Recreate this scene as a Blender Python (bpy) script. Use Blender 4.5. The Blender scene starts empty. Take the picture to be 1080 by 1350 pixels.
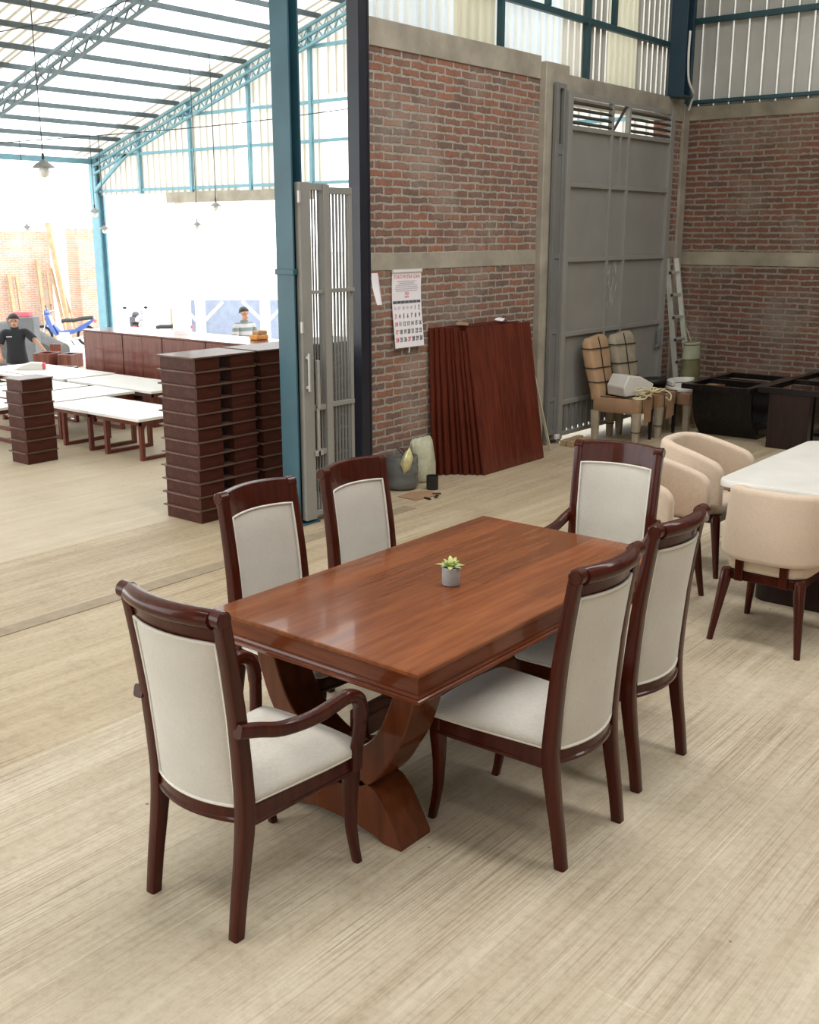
import bpy, bmesh, math, random
from mathutils import Vector, Matrix, Euler
random.seed(7)
PI = math.pi
sc = bpy.context.scene
COL = sc.collection

# ------------------------------------------------------------------ camera, sky, lights, exposure
F_PX, HORIZON, CAM_H, YAW = 1418.0, 307.5, 2.15, math.radians(38.9)
cam_d = bpy.data.cameras.new('camera'); cam = bpy.data.objects.new('camera', cam_d); COL.objects.link(cam)
pitch = math.atan2(675 - HORIZON, F_PX)
cam.location = (0, 0, CAM_H)
cam.rotation_euler = (PI/2 - pitch, 0, YAW - PI/2)
cam_d.sensor_fit = 'VERTICAL'; cam_d.sensor_height = 36.0
cam_d.lens = F_PX/1350*36.0
cam_d.clip_end = 300
sc.camera = cam
sc.view_settings.view_transform = 'Standard'; sc.view_settings.look = 'None'
sc.view_settings.gamma = 1.0; sc.view_settings.exposure = 0.0
sc.view_settings.use_curve_mapping = False
sc.cycles.use_denoising = True
sc.cycles.max_bounces = 8; sc.cycles.diffuse_bounces = 5; sc.cycles.glossy_bounces = 4
sc.cycles.transmission_bounces = 6; sc.cycles.caustics_reflective = False; sc.cycles.caustics_refractive = False
sc.cycles.sample_clamp_indirect = 6.0

w = bpy.data.worlds.new('sky'); sc.world = w; w.use_nodes = True
bg = w.node_tree.nodes['Background']
bg.inputs[0].default_value = (0.95, 0.985, 1.0, 1); bg.inputs[1].default_value = 4.5

def area(name, loc, size, energy, rot=(0, 0, 0), col=(1, 0.985, 0.955)):
    d = bpy.data.lights.new(name, 'AREA'); d.shape = 'RECTANGLE'; d.size, d.size_y = size
    d.energy = energy; d.color = col
    o = bpy.data.objects.new(name, d); COL.objects.link(o); o.location = loc; o.rotation_euler = rot
    return o
# area lights added under the closed front hall roof, for presumed unseen skylights
for k, x in enumerate((0.2, 4.2, 8.2, 11.6)):
    area('skylight_stand_in', (x, 0.9, 6.55), (1.0, 7.4), (190, 270, 225, 20)[k])
# fill light added behind the camera; the west wall there is solid
area('added_rear_fill', (-4.7, 0.0, 2.2), (4.0, 7.0), 125, (0, -PI/2, 0), (1, 0.98, 0.95))

# ------------------------------------------------------------------ materials
def new_mat(name):
    m = bpy.data.materials.new(name); m.use_nodes = True
    nt = m.node_tree; b = nt.nodes['Principled BSDF']
    return m, nt, b
def N(nt, t, **kw):
    n = nt.nodes.new(t)
    for k, v in kw.items(): setattr(n, k, v)
    return n
def mapping(nt, scale=(1, 1, 1), rot=(0, 0, 0), coord='Object'):
    tc = N(nt, 'ShaderNodeTexCoord'); mp = N(nt, 'ShaderNodeMapping')
    mp.inputs['Scale'].default_value = scale; mp.inputs['Rotation'].default_value = rot
    nt.links.new(tc.outputs[coord], mp.inputs['Vector']); return mp.outputs[0]
def noise(nt, vec, scale, detail=4, rough=0.55):
    n = N(nt, 'ShaderNodeTexNoise'); n.inputs['Scale'].default_value = scale
    n.inputs['Detail'].default_value = detail; n.inputs['Roughness'].default_value = rough
    nt.links.new(vec, n.inputs['Vector']); return n.outputs['Fac']
def ramp(nt, fac, stops):
    r = N(nt, 'ShaderNodeValToRGB'); e = r.color_ramp.elements
    while len(e) < len(stops): e.new(0.5)
    for i, (p, c) in enumerate(stops):
        e[i].position = p; e[i].color = (*c, 1) if len(c) == 3 else c
    nt.links.new(fac, r.inputs[0]); return r.outputs[0]
def mix(nt, fac, a, b, mode='MIX'):
    n = N(nt, 'ShaderNodeMix', data_type='RGBA', blend_type=mode)
    for sock, v in ((n.inputs['Factor'], fac), (n.inputs[6], a), (n.inputs[7], b)):
        if isinstance(v, (int, float)): sock.default_value = v
        elif isinstance(v, tuple): sock.default_value = (*v, 1)
        else: nt.links.new(v, sock)
    return n.outputs[2]
def bump(nt, b, height, strength=0.2, dist=0.01):
    n = N(nt, 'ShaderNodeBump'); n.inputs['Strength'].default_value = strength
    n.inputs['Distance'].default_value = dist
    nt.links.new(height, n.inputs['Height']); nt.links.new(n.outputs[0], b.inputs['Normal'])
def plain(name, col, rough=0.5, metal=0.0, vary=0.12, scale=6.0, coat=0.0, bmp=0.0):
    m, nt, b = new_mat(name)
    f = noise(nt, mapping(nt), scale)
    lo = tuple(c*(1-vary) for c in col); hi = tuple(min(1, c*(1+vary)) for c in col)
    nt.links.new(ramp(nt, f, [(0.3, lo), (0.7, hi)]), b.inputs['Base Color'])
    b.inputs['Roughness'].default_value = rough; b.inputs['Metallic'].default_value = metal
    b.inputs['Coat Weight'].default_value = coat; b.inputs['Coat Roughness'].default_value = 0.12
    if bmp: bump(nt, b, noise(nt, mapping(nt), scale*8), bmp, 0.004)
    return m
def wood(name, dark, mid, light, axis='X', scale=1.0, rough=0.28, coat=0.5, planks=0.0):
    m, nt, b = new_mat(name)
    s = {'X': (1.2, 14, 14), 'Y': (14, 1.2, 14), 'Z': (14, 14, 1.2)}[axis]
    v = mapping(nt, tuple(k*scale for k in s))
    f1 = noise(nt, v, 1.0, 5, 0.6)
    v2 = mapping(nt, tuple(k*scale*4 for k in s))
    f2 = noise(nt, v2, 1.0, 3, 0.5)
    c = ramp(nt, f1, [(0.28, dark), (0.5, mid), (0.75, light)])
    c = mix(nt, 0.35, c, ramp(nt, f2, [(0.35, dark), (0.65, light)]))
    if planks:
        br = N(nt, 'ShaderNodeTexBrick'); br.offset = 0.37
        br.inputs['Scale'].default_value = 1.0; br.inputs['Mortar Size'].default_value = 0.0
        br.inputs['Brick Width'].default_value = 1.3; br.inputs['Row Height'].default_value = planks
        br.inputs['Color1'].default_value = (0.72, 0.72, 0.72, 1); br.inputs['Color2'].default_value = (1.18, 1.18, 1.18, 1)
        nt.links.new(mapping(nt), br.inputs['Vector'])
        c = mix(nt, 0.75, c, br.outputs['Color'], 'MULTIPLY')
    nt.links.new(c, b.inputs['Base Color'])
    b.inputs['Roughness'].default_value = rough; b.inputs['Specular IOR Level'].default_value = 0.16
    b.inputs['Coat Weight'].default_value = coat; b.inputs['Coat Roughness'].default_value = 0.06; b.inputs['Coat IOR'].default_value = 1.35
    return m
def fabric(name, col, weave=700, rough=0.95, slub=True):
    m, nt, b = new_mat(name)
    a = noise(nt, mapping(nt, (weave*0.08, weave*0.08, weave)), 1.0, 2)
    c2 = noise(nt, mapping(nt, (weave, weave*0.08, weave*0.08)), 1.0, 2)
    big = noise(nt, mapping(nt), 5.0, 3)
    lo = tuple(c*0.82 for c in col); hi = tuple(min(1, c*1.12) for c in col)
    cc = mix(nt, 0.5, ramp(nt, a, [(0.3, lo), (0.7, hi)]), ramp(nt, c2, [(0.3, lo), (0.7, hi)]))
    cc = mix(nt, 0.3, cc, ramp(nt, big, [(0.3, lo), (0.7, hi)]))
    nt.links.new(cc, b.inputs['Base Color']); b.inputs['Roughness'].default_value = rough
    b.inputs['Sheen Weight'].default_value = 0.25
    bump(nt, b, a, 0.15, 0.002)
    return m
def brick(name, c1, c2, mortar, axes, smear, dark=0.35, width=0.225, row=0.066, msize=0.011):
    """fired clay bricks with thick smeared mortar; axes picks the wall's own run (0 = X, 1 = Y)"""
    m, nt, b = new_mat(name)
    tc = N(nt, 'ShaderNodeTexCoord'); sp = N(nt, 'ShaderNodeSeparateXYZ'); cb = N(nt, 'ShaderNodeCombineXYZ')
    nt.links.new(tc.outputs['Object'], sp.inputs[0])
    wob = N(nt, 'ShaderNodeTexNoise'); wob.inputs['Scale'].default_value = 6.0; nt.links.new(tc.outputs['Object'], wob.inputs['Vector'])
    ad = N(nt, 'ShaderNodeMath', operation='MULTIPLY_ADD'); ad.inputs[1].default_value = 0.022
    nt.links.new(wob.outputs['Fac'], ad.inputs[0]); nt.links.new(sp.outputs['Z'], ad.inputs[2])
    nt.links.new(sp.outputs[axes], cb.inputs[0]); nt.links.new(ad.outputs[0], cb.inputs[1])
    br = N(nt, 'ShaderNodeTexBrick'); br.inputs['Scale'].default_value = 1.0
    br.inputs['Brick Width'].default_value = width; br.inputs['Row Height'].default_value = row
    br.inputs['Mortar Size'].default_value = msize; br.inputs['Mortar Smooth'].default_value = 0.25
    br.inputs['Color1'].default_value = (*c1, 1); br.inputs['Color2'].default_value = (*c2, 1)
    br.inputs['Mortar'].default_value = (*mortar, 1); br.inputs['Bias'].default_value = 0.0
    rgh = N(nt, 'ShaderNodeTexNoise'); rgh.inputs['Scale'].default_value = 22.0; nt.links.new(tc.outputs['Object'], rgh.inputs['Vector'])
    sc1 = N(nt, 'ShaderNodeVectorMath', operation='SCALE'); sc1.inputs['Scale'].default_value = 0.026; nt.links.new(rgh.outputs['Color'], sc1.inputs[0])
    av = N(nt, 'ShaderNodeVectorMath', operation='ADD'); nt.links.new(cb.outputs[0], av.inputs[0]); nt.links.new(sc1.outputs[0], av.inputs[1])
    nt.links.new(av.outputs[0], br.inputs['Vector'])
    obj = tc.outputs['Object']
    n1 = noise(nt, obj, 9.0, 5, 0.65); n2 = noise(nt, obj, 1.6, 4); n3 = noise(nt, obj, 40.0, 3)
    col = mix(nt, ramp(nt, n1, [(0.45, (0, 0, 0)), (0.7, (dark, dark, dark))]), br.outputs['Color'], tuple(c*0.45 for c in c2))
    col = mix(nt, ramp(nt, n2, [(0.5, (0, 0, 0)), (0.72, (smear, smear, smear))]), col, mortar)
    col = mix(nt, 0.35, col, ramp(nt, n3, [(0.3, (0.35, 0.35, 0.35)), (0.7, (1, 1, 1))]), 'MULTIPLY')
    nt.links.new(col, b.inputs['Base Color']); b.inputs['Roughness'].default_value = 0.95
    inv = N(nt, 'ShaderNodeMath', operation='SUBTRACT'); inv.inputs[0].default_value = 1.0
    nt.links.new(br.outputs['Fac'], inv.inputs[1])
    ad2 = N(nt, 'ShaderNodeMath', operation='MULTIPLY_ADD'); ad2.inputs[1].default_value = 0.6
    nt.links.new(n3, ad2.inputs[0]); nt.links.new(inv.outputs[0], ad2.inputs[2])
    bump(nt, b, ad2.outputs[0], 0.8, 0.012)
    return m
def translucent(name, col, trans, rough=0.6, streak=0.0):
    m = bpy.data.materials.new(name); m.use_nodes = True; nt = m.node_tree
    b = nt.nodes['Principled BSDF']; out = nt.nodes['Material Output']
    f = noise(nt, mapping(nt, (3, 3, 0.6)), 1.0, 3)
    c = ramp(nt, f, [(0.3, tuple(k*0.88 for k in col)), (0.7, col)])
    nt.links.new(c, b.inputs['Base Color']); b.inputs['Roughness'].default_value = rough
    t = N(nt, 'ShaderNodeBsdfTranslucent'); nt.links.new(c, t.inputs[0])
    mx = N(nt, 'ShaderNodeMixShader'); mx.inputs[0].default_value = trans
    nt.links.new(b.outputs[0], mx.inputs[1]); nt.links.new(t.outputs[0], mx.inputs[2])
    nt.links.new(mx.outputs[0], out.inputs[0])
    return m

def floor_material():
    m, nt, b = new_mat('brushed_concrete')
    tc = N(nt, 'ShaderNodeTexCoord').outputs['Object']
    fine = noise(nt, mapping(nt, (1.3, 120, 1)), 1.0, 3, 0.6)
    mid = noise(nt, mapping(nt, (0.8, 34, 1)), 1.0, 4, 0.6)
    wide = noise(nt, mapping(nt, (0.35, 7, 1)), 1.0, 4, 0.6)
    blot = noise(nt, tc, 0.8, 5, 0.6); blot2 = noise(nt, tc, 3.0, 6, 0.7); grit = noise(nt, tc, 28.0, 5, 0.7)
    c = ramp(nt, wide, [(0.3, (0.46, 0.38, 0.265)), (0.52, (0.56, 0.485, 0.36)), (0.72, (0.645, 0.575, 0.445))])
    # trowel streaks: fine dark lines, strong in some patches and worn away in others
    worn = ramp(nt, blot, [(0.40, (0.12, 0.12, 0.12)), (0.60, (1, 1, 1))])
    l1 = ramp(nt, fine, [(0.34, (0.85, 0.85, 0.85)), (0.50, (0, 0, 0))])
    l2 = ramp(nt, mid, [(0.30, (0.65, 0.65, 0.65)), (0.45, (0, 0, 0))])
    c = mix(nt, mix(nt, 1.0, l1, worn, 'MULTIPLY'), c, (0.30, 0.225, 0.145))
    c = mix(nt, mix(nt, 1.0, l2, worn, 'MULTIPLY'), c, (0.34, 0.26, 0.17))
    l3 = ramp(nt, fine, [(0.60, (0, 0, 0)), (0.75, (0.6, 0.6, 0.6))])
    c = mix(nt, l3, c, (0.78, 0.71, 0.58))
    c = mix(nt, ramp(nt, blot2, [(0.54, (0, 0, 0)), (0.74, (0.55, 0.55, 0.55))]), c, (0.36, 0.28, 0.19))
    c = mix(nt, 0.35, c, ramp(nt, grit, [(0.32, (0.55, 0.5, 0.45)), (0.55, (1, 1, 1))]), 'MULTIPLY')
    # separate pours: each slab a slightly different tone
    br = N(nt, 'ShaderNodeTexBrick'); br.offset = 0.43
    br.inputs['Scale'].default_value = 1.0; br.inputs['Mortar Size'].default_value = 0.004
    br.inputs['Brick Width'].default_value = 4.3; br.inputs['Row Height'].default_value = 1.2857
    br.inputs['Color1'].default_value = (0.92, 0.91, 0.90, 1); br.inputs['Color2'].default_value = (1.05, 1.05, 1.05, 1)
    br.inputs['Mortar'].default_value = (1.08, 1.08, 1.06, 1)
    nt.links.new(tc, br.inputs['Vector'])
    c = mix(nt, 0.8, c, br.outputs['Color'], 'MULTIPLY')
    # the older, paler concrete of the far hall starts at Y = 6.5
    sp = N(nt, 'ShaderNodeSeparateXYZ'); nt.links.new(tc, sp.inputs[0])
    st = N(nt, 'ShaderNodeMath', operation='GREATER_THAN'); st.inputs[1].default_value = 6.5
    nt.links.new(sp.outputs['Y'], st.inputs[0])
    # the band between the threshold strip and the far hall is older and browner
    bd = N(nt, 'ShaderNodeMath', operation='GREATER_THAN'); bd.inputs[1].default_value = 3.857; nt.links.new(sp.outputs['Y'], bd.inputs[0])
    c = mix(nt, bd.outputs[0], c, mix(nt, 1.0, c, (0.90, 0.85, 0.78), 'MULTIPLY'))
    hall = mix(nt, 0.5, ramp(nt, blot2, [(0.3, (0.50, 0.43, 0.32)), (0.7, (0.66, 0.58, 0.45))]), c)
    c = mix(nt, st.outputs[0], c, hall)
    # small dark specks and scuffs
    vo = N(nt, 'ShaderNodeTexVoronoi'); vo.inputs['Scale'].default_value = 5.0; nt.links.new(tc, vo.inputs['Vector'])
    sp2 = ramp(nt, vo.outputs['Distance'], [(0.0, (1, 1, 1)), (0.028, (1, 1, 1)), (0.045, (0, 0, 0))])
    gate = ramp(nt, noise(nt, tc, 0.9, 3), [(0.42, (0, 0, 0)), (0.50, (0.8, 0.8, 0.8))])
    c = mix(nt, mix(nt, 1.0, sp2, gate, 'MULTIPLY'), c, (0.12, 0.09, 0.06))
    nt.links.new(c, b.inputs['Base Color']); b.inputs['Roughness'].default_value = 0.62
    bump(nt, b, fine, 0.12, 0.004)
    return m

FLOOR = floor_material()
M_STRIP = plain('threshold_concrete', (0.315, 0.25, 0.17), 0.7, vary=0.15, scale=12)
M_YARD = plain('yard_ground', (0.62, 0.58, 0.52), 0.95, vary=0.12, scale=0.8)
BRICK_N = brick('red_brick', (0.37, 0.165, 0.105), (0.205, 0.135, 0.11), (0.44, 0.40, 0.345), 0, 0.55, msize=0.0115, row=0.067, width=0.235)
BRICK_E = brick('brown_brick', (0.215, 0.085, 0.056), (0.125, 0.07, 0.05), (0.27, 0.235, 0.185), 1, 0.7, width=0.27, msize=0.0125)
BRICK_Y = brick('pale_brick', (0.62, 0.33, 0.22), (0.55, 0.36, 0.27), (0.62, 0.56, 0.48), 0, 0.5)
CONC = plain('grey_concrete', (0.36, 0.325, 0.265), 0.92, vary=0.22, scale=3.5, bmp=0.3)
CONC_W = plain('pale_concrete', (0.55, 0.52, 0.46), 0.92, vary=0.1, scale=3)
TEAL = plain('teal_steel_paint', (0.026, 0.092, 0.125), 0.42, vary=0.14, scale=3)
TEAL_D = plain('dark_teal_steel_paint', (0.018, 0.065, 0.08), 0.45, vary=0.15, scale=3)
TEAL_L = plain('pale_teal_steel_paint', (0.16, 0.33, 0.40), 0.5, vary=0.1)
NAVY = plain('navy_steel_paint', (0.012, 0.014, 0.024), 0.42, vary=0.2)
GREY = plain('grey_gate_paint', (0.27, 0.265, 0.245), 0.48, vary=0.08, scale=2)
GREY_D = plain('dark_grey_gate_paint', (0.185, 0.187, 0.18), 0.45, vary=0.1, scale=2)
SHEET = plain('zinc_sheet', (0.50, 0.49, 0.455), 0.55, 0.0, vary=0.1, scale=1.2)
SHEET_T = translucent('white_roof_sheet', (0.84, 0.83, 0.78), 0.24)
SHEET_C = translucent('clear_roof_sheet', (0.95, 0.97, 0.96), 0.88)
SHEET_B = translucent('bluish_wall_sheet', (0.80, 0.88, 0.96), 0.75)
SHEET_W = translucent('white_wall_sheet', (0.74, 0.72, 0.66), 0.30)
SHEET_Y = translucent('yellowish_wall_sheet', (0.70, 0.68, 0.55), 0.6)
SHEET_R2 = translucent('zinc_rib_gap', (0.8, 0.8, 0.74), 0.28)
SHEET_R = translucent('bright_rib', (0.93, 0.92, 0.86), 0.8)
PURLIN = plain('purlin_steel', (0.10, 0.13, 0.145), 0.6)
CEIL_M = plain('low_bounce_roof_sheet', (0.22, 0.215, 0.20), 0.7)  # dark tone chosen so the unseen front hall roof bounces less light
WALLP = plain('plaster', (0.30, 0.28, 0.25), 0.9)
TABLE_W = wood('cherry_tabletop', (0.135, 0.036, 0.012), (0.200, 0.060, 0.019), (0.262, 0.085, 0.029), 'X', 0.8, 0.26, 0.4, 0.145)
TABLE_E = wood('cherry_edge', (0.085, 0.019, 0.007), (0.125, 0.030, 0.010), (0.175, 0.047, 0.016), 'X', 0.8, 0.24, 0.6)
TABLE_EY = wood('cherry_edge_end', (0.085, 0.019, 0.007), (0.125, 0.030, 0.010), (0.175, 0.047, 0.016), 'Y', 0.8, 0.24, 0.6)
PED_W = wood('cherry_pedestal', (0.080, 0.020, 0.007), (0.112, 0.029, 0.009), (0.155, 0.044, 0.014), 'Z', 0.5, 0.25, 0.5)
CHAIR_W = wood('mahogany', (0.034, 0.0056, 0.0030), (0.050, 0.0084, 0.0040), (0.072, 0.013, 0.0057), 'Z', 0.8, 0.26, 0.40)
LINEN = fabric('linen', (0.58, 0.55, 0.49))
PIPING = fabric('linen_piping', (0.72, 0.69, 0.62))
BEIGE = fabric('beige_upholstery', (0.60, 0.475, 0.36), 500)
MARBLE = plain('white_marble', (0.78, 0.765, 0.72), 0.25, vary=0.06, scale=4)
BLACKW = wood('black_lacquer', (0.006, 0.005, 0.005), (0.010, 0.008, 0.008), (0.014, 0.012, 0.011), 'Z', 1.0, 0.2, 0.22)
ESPRESSO = wood('espresso_wood', (0.012, 0.006, 0.005), (0.022, 0.010, 0.008), (0.03, 0.014, 0.011), 'Z', 1.0, 0.3, 0.15)
REDW = wood('red_mahogany_board', (0.06, 0.012, 0.007), (0.115, 0.024, 0.014), (0.165, 0.038, 0.02), 'Z', 0.7, 0.32, 0.4)
REDW_D = wood('board_edge', (0.045, 0.010, 0.007), (0.075, 0.020, 0.013), (0.12, 0.04, 0.025), 'Z', 1.0, 0.4, 0.2)
BROWNW = wood('brown_tray_wood', (0.035, 0.010, 0.006), (0.060, 0.017, 0.010), (0.090, 0.027, 0.016), 'X', 1.0, 0.45, 0.05)
BROWNP = wood('brown_plate_wood', (0.09, 0.05, 0.036), (0.13, 0.075, 0.055), (0.18, 0.11, 0.085), 'X', 1.0, 0.45, 0.1)
CABW = wood('cabinet_wood', (0.085, 0.022, 0.015), (0.14, 0.04, 0.027), (0.2, 0.062, 0.042), 'Z', 1.0, 0.3, 0.5)
LAMIN = plain('white_stone_top', (0.80, 0.79, 0.76), 0.35, vary=0.04)
CARD = plain('cardboard', (0.44, 0.285, 0.165), 0.85, vary=0.12, scale=7)
CARD_D = plain('brown_cardboard', (0.34, 0.205, 0.115), 0.85, vary=0.12)
CARD_G = plain('greyish_cardboard', (0.36, 0.305, 0.225), 0.85, vary=0.15, scale=9)
STRAP = plain('black_strap', (0.015, 0.014, 0.013), 0.5)
ROPE = plain('straw_rope', (0.66, 0.58, 0.37), 0.8)
FOAM = plain('white_foam', (0.66, 0.65, 0.61), 0.7, vary=0.05)
PAPER = plain('white_paper', (0.88, 0.86, 0.90), 0.8, vary=0.03)
INK = plain('grey_ink', (0.12, 0.12, 0.15), 0.8)
INK_R = plain('red_ink', (0.72, 0.12, 0.15), 0.8)
INK_F = plain('faint_ink', (0.55, 0.50, 0.56), 0.8)
METAL = plain('bare_metal', (0.55, 0.54, 0.52), 0.4, 0.7)
WHITE = plain('white_paint', (0.78, 0.78, 0.76), 0.5, vary=0.05)
POTC = plain('grey_cement_pot', (0.34, 0.335, 0.33), 0.8, vary=0.08, scale=40)
LEAF = plain('succulent_leaf', (0.42, 0.47, 0.16), 0.5, vary=0.35, scale=30)
LEAF_D = plain('succulent_outer_leaf', (0.26, 0.36, 0.18), 0.5, vary=0.3, scale=30)
SOIL = plain('soil', (0.02, 0.016, 0.012), 0.95)
SKIN = plain('skin', (0.36, 0.19, 0.12), 0.6)
HAIR = plain('black_hair', (0.012, 0.011, 0.011), 0.6)
SHIRT = plain('black_cotton', (0.010, 0.011, 0.014), 0.9)
SHORTS = plain('grey_cotton', (0.16, 0.165, 0.19), 0.9)
BLUEP = plain('blue_plastic', (0.04, 0.085, 0.30), 0.3, coat=0.5)
RUBBER = plain('black_rubber', (0.02, 0.02, 0.02), 0.8)
SILVER = plain('silver_paint', (0.45, 0.46, 0.48), 0.35, 0.5)
GLASSY = plain('lamp_globe', (0.75, 0.76, 0.74), 0.2, vary=0.03)
LAMPSH = plain('enamel_lamp_shade', (0.20, 0.20, 0.19), 0.45)
OLIVE = plain('olive_cloth', (0.17, 0.165, 0.08), 0.9, vary=0.2)
SAGE = plain('sage_cloth', (0.35, 0.37, 0.26), 0.9, vary=0.2)
SACK = plain('woven_sack', (0.50, 0.50, 0.36), 0.8, vary=0.15, scale=20)
YELLOW = plain('yellow_packet', (0.80, 0.74, 0.40), 0.4, vary=0.3, scale=30)
CONTAINER = plain('blue_grey_panel', (0.22, 0.255, 0.34), 0.6)
TARP = plain('dark_tarp', (0.05, 0.048, 0.045), 0.8, vary=0.3)
ORANGE = plain('orange_plastic', (0.75, 0.32, 0.06), 0.5)
PIPEW = plain('raw_timber', (0.42, 0.29, 0.17), 0.85, vary=0.2)

def smoke_plastic():
    m, nt, b = new_mat('smoky_clear_plastic')
    b.inputs['Base Color'].default_value = (0.55, 0.56, 0.55, 1); b.inputs['Roughness'].default_value = 0.18
    b.inputs['Transmission Weight'].default_value = 0.75; b.inputs['IOR'].default_value = 1.2
    return m
CLEARP = smoke_plastic()
def tinted_glass():
    m, nt, b = new_mat('table_glass')
    b.inputs['Base Color'].default_value = (0.80, 0.83, 0.82, 1); b.inputs['Roughness'].default_value = 0.05
    b.inputs['Transmission Weight'].default_value = 1.0; b.inputs['IOR'].default_value = 1.45
    return m
GLASS = tinted_glass()

# ------------------------------------------------------------------ mesh building
class MB:
    def __init__(s): s.v = []; s.f = []; s.m = []
    def add(s, vs, fs, mi=0):
        k = len(s.v); s.v += [tuple(v) for v in vs]
        s.f += [tuple(i + k for i in f) for f in fs]; s.m += [mi]*len(fs); return s
    def box(s, x0, x1, y0, y1, z0, z1, mi=0):
        vs = [(x, y, z) for z in (z0, z1) for y in (y0, y1) for x in (x0, x1)]
        return s.add(vs, [(0, 2, 3, 1), (4, 5, 7, 6), (0, 1, 5, 4), (2, 6, 7, 3), (0, 4, 6, 2), (1, 3, 7, 5)], mi)
    def mbox(s, size, mtx, mi=0):
        a, b, c = (k/2 for k in size)
        vs = [mtx @ Vector((x, y, z)) for z in (-c, c) for y in (-b, b) for x in (-a, a)]
        return s.add(vs, [(0, 2, 3, 1), (4, 5, 7, 6), (0, 1, 5, 4), (2, 6, 7, 3), (0, 4, 6, 2), (1, 3, 7, 5)], mi)
    def bar(s, p, q, wdt, hgt, up=(0, 0, 1), mi=0):
        p, q = Vector(p), Vector(q); d = (q - p); L = d.length; d.normalize()
        u = Vector(up); r = d.cross(u)
        if r.length < 1e-4: r = d.cross(Vector((1, 0, 0)))
        r.normalize(); u = r.cross(d).normalized()
        m = Matrix(((d.x, r.x, u.x, 0), (d.y, r.y, u.y, 0), (d.z, r.z, u.z, 0), (0, 0, 0, 1)))
        m.translation = (p + q)/2
        return s.mbox((L, wdt, hgt), m, mi)
    def rings(s, rings, caps=True, closed=False, mi=0):
        n = len(rings[0]); k = len(s.v)
        for r in rings: s.v += [tuple(p) for p in r]
        fs = []
        R = len(rings)
        for i in range(R if closed else R - 1):
            a, b = i*n, ((i + 1) % R)*n
            for j in range(n):
                j2 = (j + 1) % n
                fs.append((k+a+j, k+a+j2, k+b+j2, k+b+j))
        if caps and not closed:
            fs.append(tuple(k + j for j in range(n))[::-1]); fs.append(tuple(k + (R-1)*n + j for j in range(n)))
        s.f += fs; s.m += [mi]*len(fs); return s
    def tube(s, path, r, n=8, closed=False, caps=True, mi=0):
        P = [Vector(p) for p in path]; rr = r if isinstance(r, (list, tuple)) else [r]*len(P)
        rings = []; prev = None; L = len(P)
        for i, p in enumerate(P):
            if closed: t = P[(i+1) % L] - P[i-1]
            else: t = P[min(i+1, L-1)] - P[max(i-1, 0)]
            t.normalize()
            if prev is None:
                a = Vector((0, 0, 1)) if abs(t.z) < 0.9 else Vector((1, 0, 0))
                u = t.cross(a).normalized()
            else:
                u = (prev - t*prev.dot(t)).normalized()
            prev = u; v = t.cross(u)
            rings.append([p + (u*math.cos(2*PI*j/n) + v*math.sin(2*PI*j/n))*rr[i] for j in range(n)])
        return s.rings(rings, caps, closed, mi)
    def prism(s, poly, axis, a, b, mi=0):
        """poly in the two other axes in order; extruded from a to b along axis"""
        def P(u, v, t): return {'X': (t, u, v), 'Y': (u, t, v), 'Z': (u, v, t)}[axis]
        return s.rings([[P(u, v, a) for u, v in poly], [P(u, v, b) for u, v in poly]], True, False, mi)
    def lathe(s, prof, n=20, c=(0, 0, 0), mi=0, caps=True):
        rings = [[(c[0]+r*math.cos(2*PI*j/n), c[1]+r*math.sin(2*PI*j/n), c[2]+z) for j in range(n)] for r, z in prof]
        return s.rings(rings, caps, False, mi)
    def ball(s, c, r, n=10, mi=0):
        rx, ry, rz = r if isinstance(r, (tuple, list)) else (r, r, r)
        rings = []
        for i in range(1, n):
            a = -PI/2 + PI*i/n
            rings.append([(c[0]+rx*math.cos(a)*math.cos(2*PI*j/(2*n)), c[1]+ry*math.cos(a)*math.sin(2*PI*j/(2*n)), c[2]+rz*math.sin(a)) for j in range(2*n)])
        return s.rings(rings, True, False, mi)
    def torus(s, c, R, r, axis='Y', n=28, k=8, mi=0):
        pts = []
        for i in range(n):
            a = 2*PI*i/n
            pts.append({'Y': (c[0]+R*math.cos(a), c[1], c[2]+R*math.sin(a)), 'Z': (c[0]+R*math.cos(a), c[1]+R*math.sin(a), c[2]),
                        'X': (c[0], c[1]+R*math.cos(a), c[2]+R*math.sin(a))}[axis])
        return s.tube(pts, r, k, True, False, mi)
    def build(s, name, mat, parent=None, bevel=0.0, seg=2, smooth=35, sub=0):
        me = bpy.data.meshes.new(name); me.from_pydata(s.v, [], s.f)
        mats = mat if isinstance(mat, (list, tuple)) else [mat]
        for mm in mats: me.materials.append(mm)
        me.polygons.foreach_set('material_index', s.m); me.update()
        bm = bmesh.new(); bm.from_mesh(me); bmesh.ops.recalc_face_normals(bm, faces=bm.faces); bm.to_mesh(me); bm.free()
        if smooth:
            me.polygons.foreach_set('use_smooth', [True]*len(me.polygons))
            me.set_sharp_from_angle(angle=math.radians(smooth))
        o = bpy.data.objects.new(name, me); COL.objects.link(o)
        if parent: o.parent = parent
        if bevel:
            md = o.modifiers.new('bevel', 'BEVEL'); md.width = bevel; md.segments = seg
            md.limit_method = 'ANGLE'; md.angle_limit = math.radians(40); md.harden_normals = False
        if sub:
            md = o.modifiers.new('sub', 'SUBSURF'); md.levels = sub; md.render_levels = sub
        return o

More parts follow.
